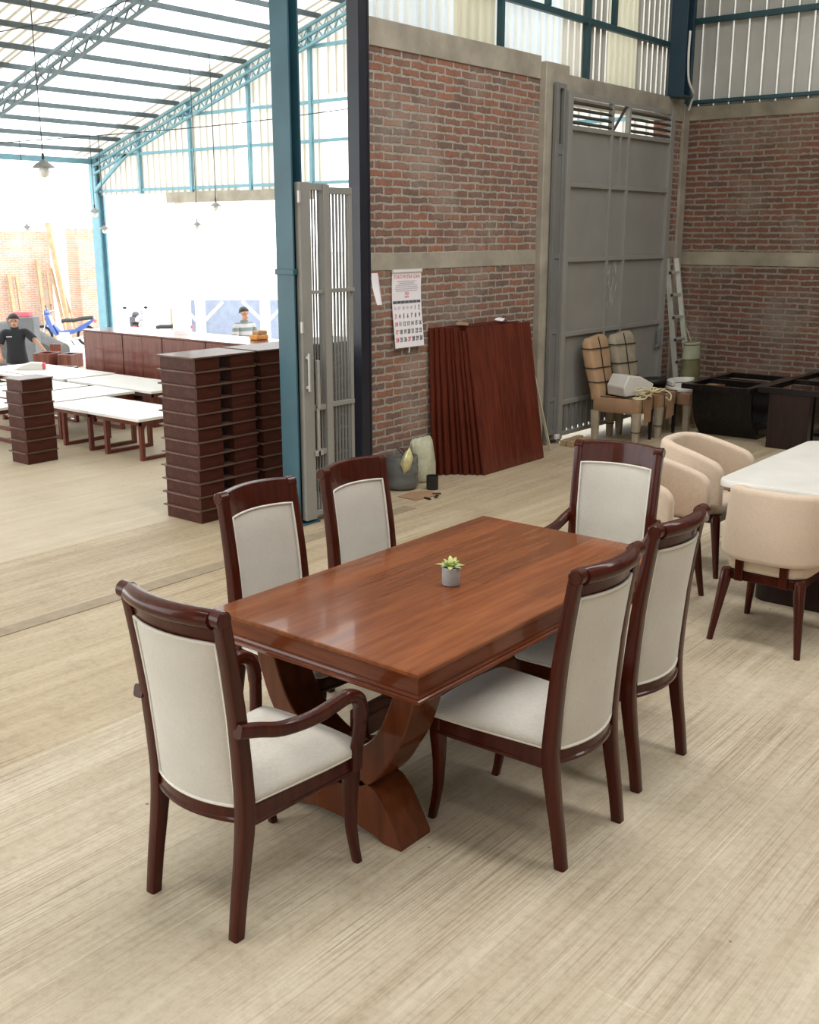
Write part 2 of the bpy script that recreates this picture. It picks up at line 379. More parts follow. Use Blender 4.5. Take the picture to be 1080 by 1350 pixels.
def tag(o, label=None, cat=None, group=None, kind=None):
    if label: o['label'] = label
    if cat: o['category'] = cat
    if group: o['group'] = group
    if kind: o['kind'] = kind
    return o
def thing(name, label, cat, loc=(0, 0, 0), rz=0.0, group=None, tilt=None):
    o = bpy.data.objects.new(name, None); COL.objects.link(o); o.empty_display_size = 0.1
    o.location = loc; o.rotation_euler = tilt if tilt else (0, 0, rz)
    return tag(o, label, cat, group)
def struct(name, mb, mat, **kw):
    return tag(mb.build(name, mat, **kw), kind='structure')
KIDS = {}
def copy_tree(o, label, loc, rz, group=None):
    r = o.copy(); COL.objects.link(r); r.location = loc; r.rotation_euler = (0, 0, rz)
    r['label'] = label
    if group: r['group'] = group
    for ch in list(o.children):
        c = ch.copy(); COL.objects.link(c); c.parent = r
        for g in list(ch.children):
            d = g.copy(); COL.objects.link(d); d.parent = c
    return r
def lerp_tab(tab, t):
    for (a, *va), (b, *vb) in zip(tab, tab[1:]):
        if t <= b:
            k = (t - a)/(b - a) if b > a else 0
            k = max(0.0, k)
            return [p + (q - p)*k for p, q in zip(va, vb)]
    return list(tab[-1][1:])
def smooth_path(pts, n=6):
    """Catmull-Rom through the points"""
    P = [Vector(p) for p in pts]; P = [2*P[0]-P[1]] + P + [2*P[-1]-P[-2]]
    out = []
    for i in range(1, len(P)-2):
        for k in range(n):
            t = k/n; a, b, c, d = P[i-1], P[i], P[i+1], P[i+2]
            out.append(0.5*((2*b) + (c-a)*t + (2*a-5*b+4*c-d)*t*t + (-a+3*b-3*c+d)*t**3))
    out.append(P[-2]); return out

# ------------------------------------------------------------------ the setting
def corrugated(run, u0, u1, zlo, zhi, plane, sgn, pitch=0.19, rib=0.035, depth=0.025, seams=None):
    """upright ribbed sheet; run 'X' or 'Y'; zhi may be a function of u; ribs get material 1; both faces built 4 mm apart"""
    mb = MB(); us = [(u0, 0, 0)]; u = u0 + pitch*0.5
    while u + rib < u1:
        us += [(u - 0.012, 0, 0), (u, depth, 1), (u + rib, depth, 1), (u + rib + 0.012, 0, 0)]; u += pitch
    us.append((u1, 0, 0))
    zh = zhi if callable(zhi) else (lambda q: zhi)
    for (a, da, ra), (b, db, rb) in zip(us, us[1:]):
        pa, pb = plane + sgn*da, plane + sgn*db
        if run == 'X': q = [(a, pa, zlo), (b, pb, zlo), (b, pb, zh(b)), (a, pa, zh(a))]
        else: q = [(pa, a, zlo), (pb, b, zlo), (pb, b, zh(b)), (pa, a, zh(a))]
        mb.add(q, [(0, 1, 2, 3)], 1 if (ra and rb) else 0)
    return mb

EAVE_Y, EAVE_Z, SLOPE, GAB = 18.76, 3.58, 0.298, 13.4
def roof_z(y): return EAVE_Z + SLOPE*(EAVE_Y - y)

struct('floor', MB().box(-5, GAB, -5, 16.4, -0.95, 0.0), FLOOR, smooth=0)
struct('ground', MB().box(-60, 140, -60, 140, -1.15, -0.951), M_YARD, smooth=0)
struct('trim_1', MB().box(-5, 6.58, 5.24, 5.36, -0.01, 0.004), M_STRIP, smooth=0)

# wall with the calendar, and the corner
NB = MB().box(6.87, 9.37, 5.95, 6.12, 0, 3.6)
struct('wall_north', NB, BRICK_N, smooth=0)
struct('trim_2', MB().box(6.87, 9.37, 5.942, 6.12, 1.848, 1.992).box(6.87, 9.37, 5.938, 6.13, 3.58, 3.79), CONC, bevel=0.006)
struct('wall_north_pillar', MB().box(9.37, 9.80, 5.88, 6.14, 0, 3.74), CONC, bevel=0.008)
struct('wall_north_lintel', MB().box(9.81, 12.50, 5.93, 6.12, 3.42, 3.67), CONC, bevel=0.006)
struct('wall_north_corner', MB().box(12.12, 12.50, 5.95, 6.12, 0, 3.42), BRICK_N, smooth=0)
struct('trim_3', MB().box(12.12, 12.50, 5.944, 6.12, 1.86, 2.06).box(12.50, 12.66, 5.92, 6.12, 0, 3.62), CONC, bevel=0.006)
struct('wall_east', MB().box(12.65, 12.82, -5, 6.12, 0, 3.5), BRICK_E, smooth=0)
struct('trim_4', MB().box(12.643, 12.82, -5, 5.95, 1.775, 1.935).box(12.64, 12.82, -5, 5.95, 3.44, 3.60),
       plain('weathered_concrete', (0.25, 0.22, 0.165), 0.95, vary=0.35, scale=2.5, bmp=0.3), bevel=0.006)
struct('wall_west', MB().box(-5.2, -5, -5, 6.0, 0, 7.4), WALLP, smooth=0)
struct('wall_south', MB().box(-5.2, 12.8, -5.2, -5, 0, 7.4), WALLP, smooth=0)
struct('ceiling', MB().box(-5.2, 12.9, -5.2, 6.02, 7.4, 7.5), CEIL_M, smooth=0)

# cladding above the brickwork
def clad_n(panels, z0, z1):
    for x0, x1, mt in panels:
        struct('wall_north_cladding', corrugated('X', x0, x1, z0, z1, 6.06, -1, 0.125, 0.032), [mt, SHEET_R if mt is not SHEET_Y else SHEET_Y], smooth=0)
clad_n([(6.87, 7.55, SHEET_B), (7.55, 8.12, SHEET_B), (8.12, 8.74, SHEET_Y), (8.74, 9.42, SHEET_B), (9.42, 9.92, SHEET_B), (9.92, 10.32, SHEET_W),
        (10.32, 10.85, SHEET), (10.85, 11.5, SHEET_Y), (11.5, 12.1, SHEET), (12.1, 12.66, SHEET)], 3.66, 4.9)
clad_n([(6.87, 8.4, SHEET_B), (8.4, 9.6, SHEET_W), (9.6, 10.5, SHEET_B), (10.5, 11.4, SHEET_Y), (11.4, 12.66, SHEET)], 4.9, 7.4)
struct('wall_east_cladding', corrugated('Y', -5, 6.05, 3.56, 7.4, 12.70, -1, 0.185, 0.018), [SHEET, SHEET_R2], smooth=0)

# steel: rails and posts of the cladding
def girder(name, mb, mt=TEAL_D): return struct(name, mb, mt, bevel=0.004)
girder('trim_5', MB().box(6.9, 12.6, 5.975, 6.03, 4.20, 4.26).box(6.9, 12.6, 5.985, 6.03, 3.655, 3.685))
girder('trim_6', MB().box(12.60, 12.67, -5, 5.98, 4.50, 4.56).box(12.60, 12.67, -5, 5.98, 3.625, 3.665))
for x in (8.76, 10.32): girder('cladding_post', MB().box(x-0.025, x+0.025, 5.97, 6.03, 3.68, 7.4))
for x in (9.55, 10.86): girder('cladding_post', MB().box(x-0.022, x+0.022, 5.97, 6.03, 4.26, 7.4))
girder('steel_column', MB().box(12.14, 12.16, 5.78, 5.98, 3.67, 7.4).box(12.30, 12.32, 5.78, 5.98, 3.67, 7.4).box(12.16, 12.30, 5.87, 5.885, 3.67, 7.4)
       .box(12.10, 12.36, 5.76, 6.0, 3.66, 3.68), plain('blue_column_paint', (0.015, 0.045, 0.075), 0.45))
girder('corner_post', MB().box(12.54, 12.62, 5.90, 5.98, 3.60, 7.4))

# the two columns of the opening between the halls
struct('teal_column', MB().box(5.615, 5.63, 5.595, 5.77, 0, 7.4).box(5.705, 5.72, 5.595, 5.77, 0, 7.4).box(5.63, 5.705, 5.672, 5.688, 0, 7.4)
       .box(5.605, 5.73, 5.59, 5.78, 1.86, 1.90).box(5.56, 5.80, 5.56, 5.80, 0, 0.012), TEAL, bevel=0.003)
struct('navy_column', MB().box(6.56, 6.66, 5.79, 5.91, 0, 7.4).box(6.66, 6.68, 5.785, 5.915, 0, 7.4), NAVY, bevel=0.003)
tag(bpy.data.objects['navy_column'], kind='structure')

# far hall: roof sheets, purlins, trusses, gable
def roof_sheet(x0, x1, mt, rib_mt, pitch=0.2):
    mb = MB(); u = x0
    ys = (5.9, 19.0)
    while u < x1 - 1e-3:
        e = min(u + pitch, x1)
        pts = [(u, 0), (e - 0.05, 0), (e - 0.04, 0.03), (e - 0.01, 0.03), (e, 0)]
        for k, ((a, da), (b, db)) in enumerate(zip(pts, pts[1:])):
            if b <= a: continue
            mb.add([(a, ys[0], roof_z(ys[0]) + 0.09 + da), (b, ys[0], roof_z(ys[0]) + 0.09 + db), (b, ys[1], roof_z(ys[1]) + 0.09 + db), (a, ys[1], roof_z(ys[1]) + 0.09 + da)], [(0, 1, 2, 3)], 0 if k == 0 else 1)
        u = e
    return struct('ceiling_far_hall', mb, [mt, rib_mt], smooth=0)
SHEET_TR = translucent('tan_roof_rib', (0.42, 0.38, 0.31), 0.35)
roof_sheet(-5, 9.7, SHEET_T, SHEET_TR)
roof_sheet(9.7, 12.9, SHEET_C, SHEET_C)
roof_sheet(12.9, 13.6, SHEET_T, SHEET_TR)
for y in (6.6, 7.7, 8.8, 9.9, 11.0, 12.1, 12.62, 13.2, 13.76, 14.35, 14.95, 15.55, 16.15, 16.75, 17.33, 17.92, 18.5):
    struct('purlin', MB().box(-5, GAB, y-0.02, y+0.02, roof_z(y) + 0.01, roof_z(y) + 0.085), PURLIN, smooth=0)
struct('eave_beam', MB().box(-5, GAB, EAVE_Y-0.05, EAVE_Y+0.05, EAVE_Z-0.12, EAVE_Z-0.02), TEAL_L, smooth=0)
def truss(x, y0, y1, d1, d2, mt, r=0.035, web=0.32):
    mb = MB()
    def P(y, d): return (x, y, roof_z(y) - 0.04 - d)
    mb.bar(P(y0, 0), P(y1, 0), 0.05, 0.04); mb.bar(P(y0, d1), P(y1, d1), 0.05, 0.04)
    if d2: mb.bar(P(y0, d2), P(y1, d2), 0.05, 0.035)
    y = y0
    while y + web <= y1:
        mb.bar(P(y, 0), P(y + web/2, d1), 0.012, 0.012); mb.bar(P(y + web/2, d1), P(y + web, 0), 0.012, 0.012)
        if d2:
            mb.bar(P(y, d1), P(y + web/2, d2), 0.02, 0.02); mb.bar(P(y + web/2, d2), P(y + web, d1), 0.02, 0.02)
        y += web
    return struct('roof_truss', mb, mt, smooth=0)
truss(9.95, 6.2, 18.7, 0.16, 0.31, plain('grey_teal_steel', (0.14, 0.19, 0.21), 0.6))
truss(13.3, 6.2, 18.7, 0.14, 0.29, TEAL_L, web=0.22)
struct('gable_bracket', MB().bar((13.3, 18.7, 2.95), (13.3, 17.6, roof_z(17.6)-0.32), 0.05, 0.06), TEAL_L, smooth=0)
struct('corner_column', MB().box(13.30, 13.34, 18.66, 18.86, -0.951, 3.6).box(13.46, 13.50, 18.66, 18.86, -0.951, 3.6).box(13.34, 13.46, 18.75, 18.77, -0.951, 3.6), TEAL_L, smooth=0)
for k, (y0, y1, z0) in enumerate(((6.1, 12.05, 2.87), (12.05, 12.62, 4.3), (12.62, 14.13, 2.87), (14.13, 14.68, 4.28), (14.68, 18.76, 2.87))):
    struct('wall_gable', corrugated('Y', y0, y1, z0, lambda y: roof_z(y) + 0.06, GAB + 0.05, -1, 0.17, 0.03), [SHEET_W, SHEET_TR], smooth=0)
for y0, y1, zt in ((12.05, 12.62, 4.3), (14.13, 14.68, 4.28)):
    struct('window_1' if y0 < 13 else 'window_2', corrugated('Y', y0, y1, 2.87, zt, GAB + 0.05, -1, 0.17, 0.03), [SHEET_C, SHEET_C], smooth=0)
gb = MB()
for z, ya, yb in ((3.6, 6.1, 18.6), (4.2, 6.1, 16.4), (5.03, 6.1, 13.7), (2.95, 6.1, 18.7)): gb.box(13.36, 13.41, ya, yb, z-0.025, z+0.025)
struct('gable_rail', gb, TEAL_L, smooth=0)
for y in (8.0, 9.6, 11.2, 12.84, 14.3, 15.85, 17.33): struct('gable_post', MB().box(13.34, 13.40, y-0.03, y+0.03, 2.87, roof_z(y)), TEAL_L, smooth=0)
struct('trim_7', MB().box(13.36, 13.56, 13.0, 16.6, 2.70, 2.88), CONC, smooth=0)
struct('gable_pillar', MB().box(13.36, 13.56, 16.36, 16.6, -0.951, 2.70), WHITE, smooth=0)  # glare put into the colour: white lets the concrete pillar wash out

# yard beyond the far hall
struct('wall_yard', MB().box(4, 18.9, 29.0, 29.25, -0.951, 2.2), BRICK_Y, smooth=0)
struct('wall_yard_pillar', MB().box(19.6, 20.2, 28.6, 29.2, -0.951, 2.3), BRICK_Y, smooth=0)

# ------------------------------------------------------------------ dining table
TX0, TX1, TY0, TY1, TZ = 2.533, 4.323, 2.008, 3.010, 0.770
TXC, TYC = (TX0+TX1)/2, (TY0+TY1)/2
def rect_ring(prof, x0, x1, y0, y1):
    return [[(x0+o, y0+o, z), (x1-o, y0+o, z), (x1-o, y1-o, z), (x0+o, y1-o, z)] for o, z in prof]
table = thing('dining_table', 'large rectangular reddish brown wooden dining table with curved crossed pedestals, potted succulent on it', 'table', (TXC, TYC, 0))
hx, hy = (TX1-TX0)/2, (TY1-TY0)/2
MB().rings(rect_ring([(0.02, 0.752), (0.001, 0.7525), (-0.001, 0.756), (-0.001, 0.766), (0.003, 0.770)], -hx, hx, -hy, hy)).build('tabletop', TABLE_W, table, smooth=20)
ap = MB()
prof = [(0.035, 0.7515), (0.003, 0.7515), (0.003, 0.698), (0.0055, 0.694), (0.0055, 0.690), (0.003, 0.690), (0.000, 0.682), (0.003, 0.676), (-0.004, 0.672), (-0.006, 0.664), (0.0, 0.658), (0.035, 0.658)]
ap.rings(rect_ring(prof, -hx, hx, -hy, hy), caps=False, closed=True)
ap.box(-hx+0.03, hx-0.03, -hy+0.03, hy-0.03, 0.70, 0.735)
ap_o = ap.build('apron', [TABLE_E, TABLE_EY], table, smooth=25)
for pl in ap_o.data.polygons:
    if abs(pl.normal.x) > 0.6: pl.material_index = 1
def pedestal(xc, nm):
    th = 0.085
    top = MB()
    n = 20
    outer, inner = [], []
    OU = [(0.405, 0.665), (0.388, 0.587), (0.37, 0.525), (0.335, 0.43), (0.285, 0.345), (0.23, 0.26), (0.15, 0.195), (0, 0.165)]
    IN = [(0.315, 0.665), (0.29, 0.59), (0.266, 0.525), (0.232, 0.45), (0.185, 0.39), (0.13, 0.35), (0.06, 0.312), (0, 0.305)]
    outer = [(-y, z) for y, z in OU] + [(y, z) for y, z in OU[-2::-1]]; inner = [(-y, z) for y, z in IN] + [(y, z) for y, z in IN[-2::-1]]
    outer = [tuple(p)[:2] for p in smooth_path([(y, z, 0) for y, z in outer], 3)]; inner = [tuple(p)[:2] for p in smooth_path([(y, z, 0) for y, z in inner], 3)]
    def strip(mb, A, B, x0, x1):
        rings = []
        for (y1_, z1_), (y2_, z2_) in zip(A, B):
            rings.append([(x0, y1_, z1_), (x1, y1_, z1_), (x1, y2_, z2_), (x0, y2_, z2_)])
        mb.rings(rings)
    strip(top, outer, inner, xc-th, xc+th)
    top.build('curved_upright', PED_W, table, bevel=0.006)
    base = MB(); A, B = [], []
    FO = [(0.332, 0.0), (0.332, 0.018), (0.29, 0.092), (0.25, 0.155), (0.205, 0.20), (0.12, 0.228), (0, 0.238)]
    FI = [(0.331, 0.0), (0.31, 0.0), (0.285, 0.0), (0.25, 0.0), (0.20, 0.018), (0.12, 0.034), (0, 0.038)]
    A = [(-y, z) for y, z in FO] + [(y, z) for y, z in FO[-2::-1]]; B = [(-y, z) for y, z in FI] + [(y, z) for y, z in FI[-2::-1]]
    strip(base, A, B, xc-th, xc+th)
    base.build('curved_foot', PED_W, table, bevel=0.006, smooth=28)
pedestal(2.735 - TXC, 0); pedestal(4.121 - TXC, 1)
MB().box(2.80-TXC, 4.06-TXC, -0.045, 0.045, 0.305, 0.39).build('stretcher', TABLE_E, table, bevel=0.006)
MB().box(2.72-TXC, 4.13-TXC, -0.33, -0.27, 0.62, 0.70).box(2.72-TXC, 4.13-TXC, 0.27, 0.33, 0.62, 0.70).build('underframe', TABLE_E, table)

# ------------------------------------------------------------------ dining chairs
POST = [(0.0, -0.058, 0.040, 0.040), (0.12, -0.042, 0.041, 0.043), (0.25, -0.020, 0.043, 0.048), (0.36, -0.004, 0.046, 0.054), (0.45, 0.0, 0.046, 0.056),
        (0.58, -0.008, 0.046, 0.052), (0.75, -0.022, 0.046, 0.048), (0.90, -0.042, 0.046, 0.044), (1.0, -0.058, 0.046, 0.042), (1.083, -0.073, 0.046, 0.044)]
PX = 0.205
def post_y(z): return lerp_tab(POST, z)[0]
def rrect(cx, cy, z, wx, wy, r):
    pts = []
    for sx, sy, a0 in ((1, 1, 0), (-1, 1, PI/2), (-1, -1, PI), (1, -1, 1.5*PI)):
        for k in range(3):
            a = a0 + PI/4*k
            pts.append((cx + sx*(wx/2-r) + r*math.cos(a), cy + sy*(wy/2-r) + r*math.sin(a), z))
    return pts
SAG = 0.042
def bow(u): return -SAG*(1 - u*u)
def dining_chair(label, arms):
    kx = 0.05 if arms else -0.035
    def tw(z): return 1 + kx*max(0, z-0.42)/0.66
    root = thing('dining_armchair' if arms else 'dining_chair', label, 'chair', group='mahogany dining chairs around the table')
    for s in (-1, 1):
        mb = MB()
        zs = [0.0 + 1.074*i/22 for i in range(23)]
        mb.rings([rrect(s*PX*tw(z), lerp_tab(POST, z)[0], z, lerp_tab(POST, z)[1], lerp_tab(POST, z)[2], 0.007) for z in zs])
        # scroll at the top of the post
        cy, cz, R = -0.076, 1.073, 0.028
        sec = [[(s*PX*tw(1.07) + x, cy + rr*math.cos(2*PI*j/20), cz + rr*math.sin(2*PI*j/20)) for j in range(20)] for x, rr in ((-0.025, R-0.005), (-0.021, R), (0.021, R), (0.025, R-0.005))]
        mb.rings(sec)
        mb.build('back_post', CHAIR_W, root)
        fl = MB()
        FT = [(0.0, 0.505, 0.030, 0.213), (0.05, 0.494, 0.031, 0.212), (0.14, 0.478, 0.034, 0.211), (0.25, 0.474, 0.040, 0.212), (0.35, 0.478, 0.050, 0.214), (0.432, 0.480, 0.050, 0.214)]
        fl.rings([rrect(s*lerp_tab(FT, z)[2], lerp_tab(FT, z)[0], z, lerp_tab(FT, z)[1], lerp_tab(FT, z)[1], 0.007) for z in [0.432*i/14 for i in range(15)]])
        fl.build('front_leg', CHAIR_W, root)
    # top rail: flat in front, rolled behind, bowed in plan
    pr = [(0.020, 0.996), (0.022, 1.078), (0.014, 1.106), (-0.008, 1.112), (-0.028, 1.102), (-0.038, 1.083), (-0.034, 1.064), (-0.020, 1.050), (-0.010, 1.046), (-0.008, 1.032), (-0.008, 0.996)]
    rings = []
    for i in range(17):
        u = -1 + 2*i/16; x = u*(PX*tw(1.07) - 0.02)
        rings.append([(x, post_y(min(z, 1.078)) + bow(u) + y - 0.002, z - 0.011 + 0.004*(1-u*u)) for y, z in pr])
    MB().rings(rings).build('top_rail', CHAIR_W, root, smooth=50)
    pr = [(0.016, 0.378), (0.016, 0.436), (-0.014, 0.436), (-0.018, 0.430), (-0.018, 0.398), (-0.025, 0.394), (-0.025, 0.384), (-0.016, 0.378)]
    rings = []
    for i in range(17):
        u = -1 + 2*i/16; x = u*(PX - 0.02)
        rings.append([(x, post_y(0.42) + bow(u) + y, z) for y, z in pr])
    MB().rings(rings).build('lower_rail', CHAIR_W, root, smooth=30)
    # upholstered back
    z0, z1, xw, nx, nz = 0.434, 0.992, PX - 0.021, 14, 20
    def bp(i, k, side):
        u = -1 + 2*i/nx; v = k/nz; z = z0 + (z1 - z0)*v
        z += 0.003*(1-u*u)*(v)
        edge = (1-u**8)*(1-(2*v-1)**8)
        return (u*(PX*tw(z) - 0.021), post_y(z) + bow(u) + side*(0.013 + 0.010*edge), z)
    mb = MB()
    fr = [bp(i, k, 1) for k in range(nz+1) for i in range(nx+1)]; bk = [bp(i, k, -1) for k in range(nz+1) for i in range(nx+1)]
    W = nx+1; n0 = len(fr); fs = []
    for k in range(nz):
        for i in range(nx):
            a = k*W+i; fs.append((a, a+1, a+W+1, a+W)); fs.append((n0+a, n0+a+W, n0+a+W+1, n0+a+1))
    loop = [i for i in range(W)] + [k*W+nx for k in range(1, nz+1)] + [nz*W+i for i in range(nx-1, -1, -1)] + [k*W for k in range(nz-1, 0, -1)]
    for a, b in zip(loop, loop[1:]+loop[:1]): fs.append((a, b, n0+b, n0+a))
    mb.add(fr+bk, fs)
    back = mb.build('back_cushion', LINEN, root, smooth=60)
    pp = MB()
    for side in (1, -1):
        pts = [Vector((fr if side > 0 else bk)[i]) + Vector((0, side*0.0045, 0)) for i in loop]
        c = sum(pts, Vector())/len(pts)
        pts = [Vector((p.x*0.985, p.y, c.z + (p.z-c.z)*0.993)) for p in pts]
        pp.tube(pts, 0.0055, 6, True)
    pp.build('piping', PIPING, back, smooth=80)
    # seat frame and cushion
    RX, FX, YB, YF = 0.222, 0.238, 0.0, 0.505
    def outline(off, n=10):
        pts = []
        r = 0.03
        ring = [(-RX+off, YB+off), (RX-off, YB+off), (FX-off, YF-off), (-FX+off, YF-off)]
        out = []
        L = len(ring)
        for i, p in enumerate(ring):
            p = Vector((*p, 0)); a = Vector((*ring[i-1], 0)); b = Vector((*ring[(i+1) % L], 0))
            da = (a-p).normalized(); db = (b-p).normalized()
            for t in range(5):
                t = t/4; out.append((p + da*r*(1-t)**2 + db*r*t**2))
        res = []
        for i, p in enumerate(out):
            q = out[(i+1) % len(out)]
            m = 6 if (q-p).length > 0.1 else 1
            for k in range(m): res.append(p + (q-p)*k/m)
        for p in res:
            if p.y > 0.3: p.y += 0.018*(1-(p.x/FX)**2)
        return res
    o1, o2, o3 = outline(0.0), outline(-0.004), outline(0.05)
    fr_ = MB()
    fr_.rings([[(p.x, p.y, 0.432) for p in o1], [(p.x, p.y, 0.383) for p in o1], [(p.x, p.y, 0.380) for p in o2], [(p.x, p.y, 0.371) for p in o2], [(p.x, p.y, 0.366) for p in o1], [(p.x, p.y, 0.366) for p in o3], [(p.x, p.y, 0.432) for p in o3]], False, True)
    fr_.build('seat_frame', CHAIR_W, root, smooth=30)
    sc_ = Vector((0, (YB+YF)/2, 0))
    rings = []
    for off, z in ((0.010, 0.428), (-0.006, 0.436), (-0.012, 0.446), (-0.009, 0.461), (0.010, 0.474), (0.045, 0.486), (0.09, 0.495), (0.14, 0.501), (0.19, 0.504), (0.236, 0.505)):
        o = outline(0.0); k = 1 - off/0.24
        rings.append([(p.x*k*(1 - 0.09*(1 - min(1, p.y/0.35))), sc_.y + (p.y-sc_.y)*k, z) for p in o])
    seat = MB().rings(rings).build('seat_cushion', LINEN, root, smooth=60)
    MB().tube([(p.x*1.03*(1 - 0.09*(1 - min(1, p.y/0.35))), sc_.y+(p.y-sc_.y)*1.03, 0.437) for p in outline(0.0)], 0.0045, 6, True).build('piping', PIPING, seat, smooth=80)
    if arms:
        for s in (-1, 1):
            path = smooth_path([(s*0.236, -0.045, 0.715), (s*0.243, 0.03, 0.695), (s*0.252, 0.12, 0.668), (s*0.262, 0.24, 0.660), (s*0.266, 0.34, 0.670), (s*0.266, 0.405, 0.678), (s*0.264, 0.455, 0.660), (s*0.260, 0.478, 0.62), (s*0.256, 0.482, 0.56), (s*0.250, 0.476, 0.49), (s*0.246, 0.470, 0.45), (s*0.244, 0.468, 0.385)], 5)
            rings = []
            for i, p in enumerate(path):
                t = (path[min(i+1, len(path)-1)] - path[max(i-1, 0)]).normalized()
                side = Vector((1, 0, 0)); side = (side - t*side.dot(t)).normalized(); up = t.cross(side)
                wv = 0.040 if i < 40 else 0.032; hv = 0.044
                sec = []
                for q in rrect(0, 0, 0, wv, hv, 0.010): sec.append(p + side*q[0] + up*q[1])
                rings.append(sec)
            MB().rings(rings).build('arm', CHAIR_W, root, smooth=50)
    return root
def chair_at(o, label, x, y, rz):
    return copy_tree(o, label, (x, y, 0), rz)
side = dining_chair('armless linen and mahogany dining chair in the foreground right, nearest the table corner', False)
side.location = (3.127, 1.735, 0)
chair_at(side, 'armless linen dining chair on the right side of the table, beyond the foreground one', 3.785, 1.785, 0)
chair_at(side, 'armless linen dining chair on the far left side, beside the near head of the table', 3.110, 3.285, PI)
chair_at(side, 'armless linen dining chair on the far left side, nearest the navy column', 3.728, 3.282, PI)
arm = dining_chair('linen dining armchair with curved wooden arms at the near left head of the table', True)
arm.location = (2.005, 2.476, 0); arm.rotation_euler = (0, 0, -PI/2)
chair_at(arm, 'linen dining armchair at the far head of the table, facing the camera', 4.850, 2.575, PI/2 + 0.12)

# ------------------------------------------------------------------ succulent
pot = thing('potted_succulent', 'small green succulent in a round grey cement pot on the dining table', 'plant', (3.335, 2.475, TZ+0.0005))
MB().lathe([(0.030, 0), (0.034, 0.002), (0.0365, 0.008), (0.0365, 0.074), (0.0355, 0.0765), (0.0325, 0.0765), (0.0315, 0.066), (0.0, 0.066)], 32).build('pot', POTC, pot, smooth=40)
MB().lathe([(0.0312, 0.060), (0.0312, 0.067), (0.0, 0.069)], 20).build('soil', SOIL, pot)
def leaf(mb, az, tiltv, L, wd, z0, r0):
    rings = []
    for i in range(7):
        t = i/6
        rad = r0 + L*t*math.cos(tiltv) ; z = z0 + L*t*math.sin(tiltv) - 0.010*t*t + 0.0
        ww = wd*(math.sin(PI*min(1, 0.18+0.82*t))**0.8)*0.5 + 0.0006; hh = ww*0.38
        c = Vector((rad*math.cos(az), rad*math.sin(az), z)); sd = Vector((-math.sin(az), math.cos(az), 0))
        upv = Vector((-math.sin(tiltv)*math.cos(az), -math.sin(tiltv)*math.sin(az), math.cos(tiltv)))
        rings.append([c + sd*ww*math.cos(2*PI*j/8) + upv*(hh*math.sin(2*PI*j/8) + 0.25*ww*math.cos(2*PI*j/8)**2) for j in range(8)])
    mb.rings(rings)
for k in range(19):
    tier = 0 if k < 8 else (1 if k < 14 else 2)
    az = 2.399*k + 0.4
    lm = MB(); leaf(lm, az, (0.38, 0.80, 1.2)[tier] + random.uniform(-.1, .1), (0.058, 0.054, 0.044)[tier]*random.uniform(0.85, 1.15), (0.024, 0.021, 0.016)[tier], 0.074, 0.004)
    lm.build('leaf', LEAF_D if tier == 0 and k % 2 else LEAF, pot, smooth=80)

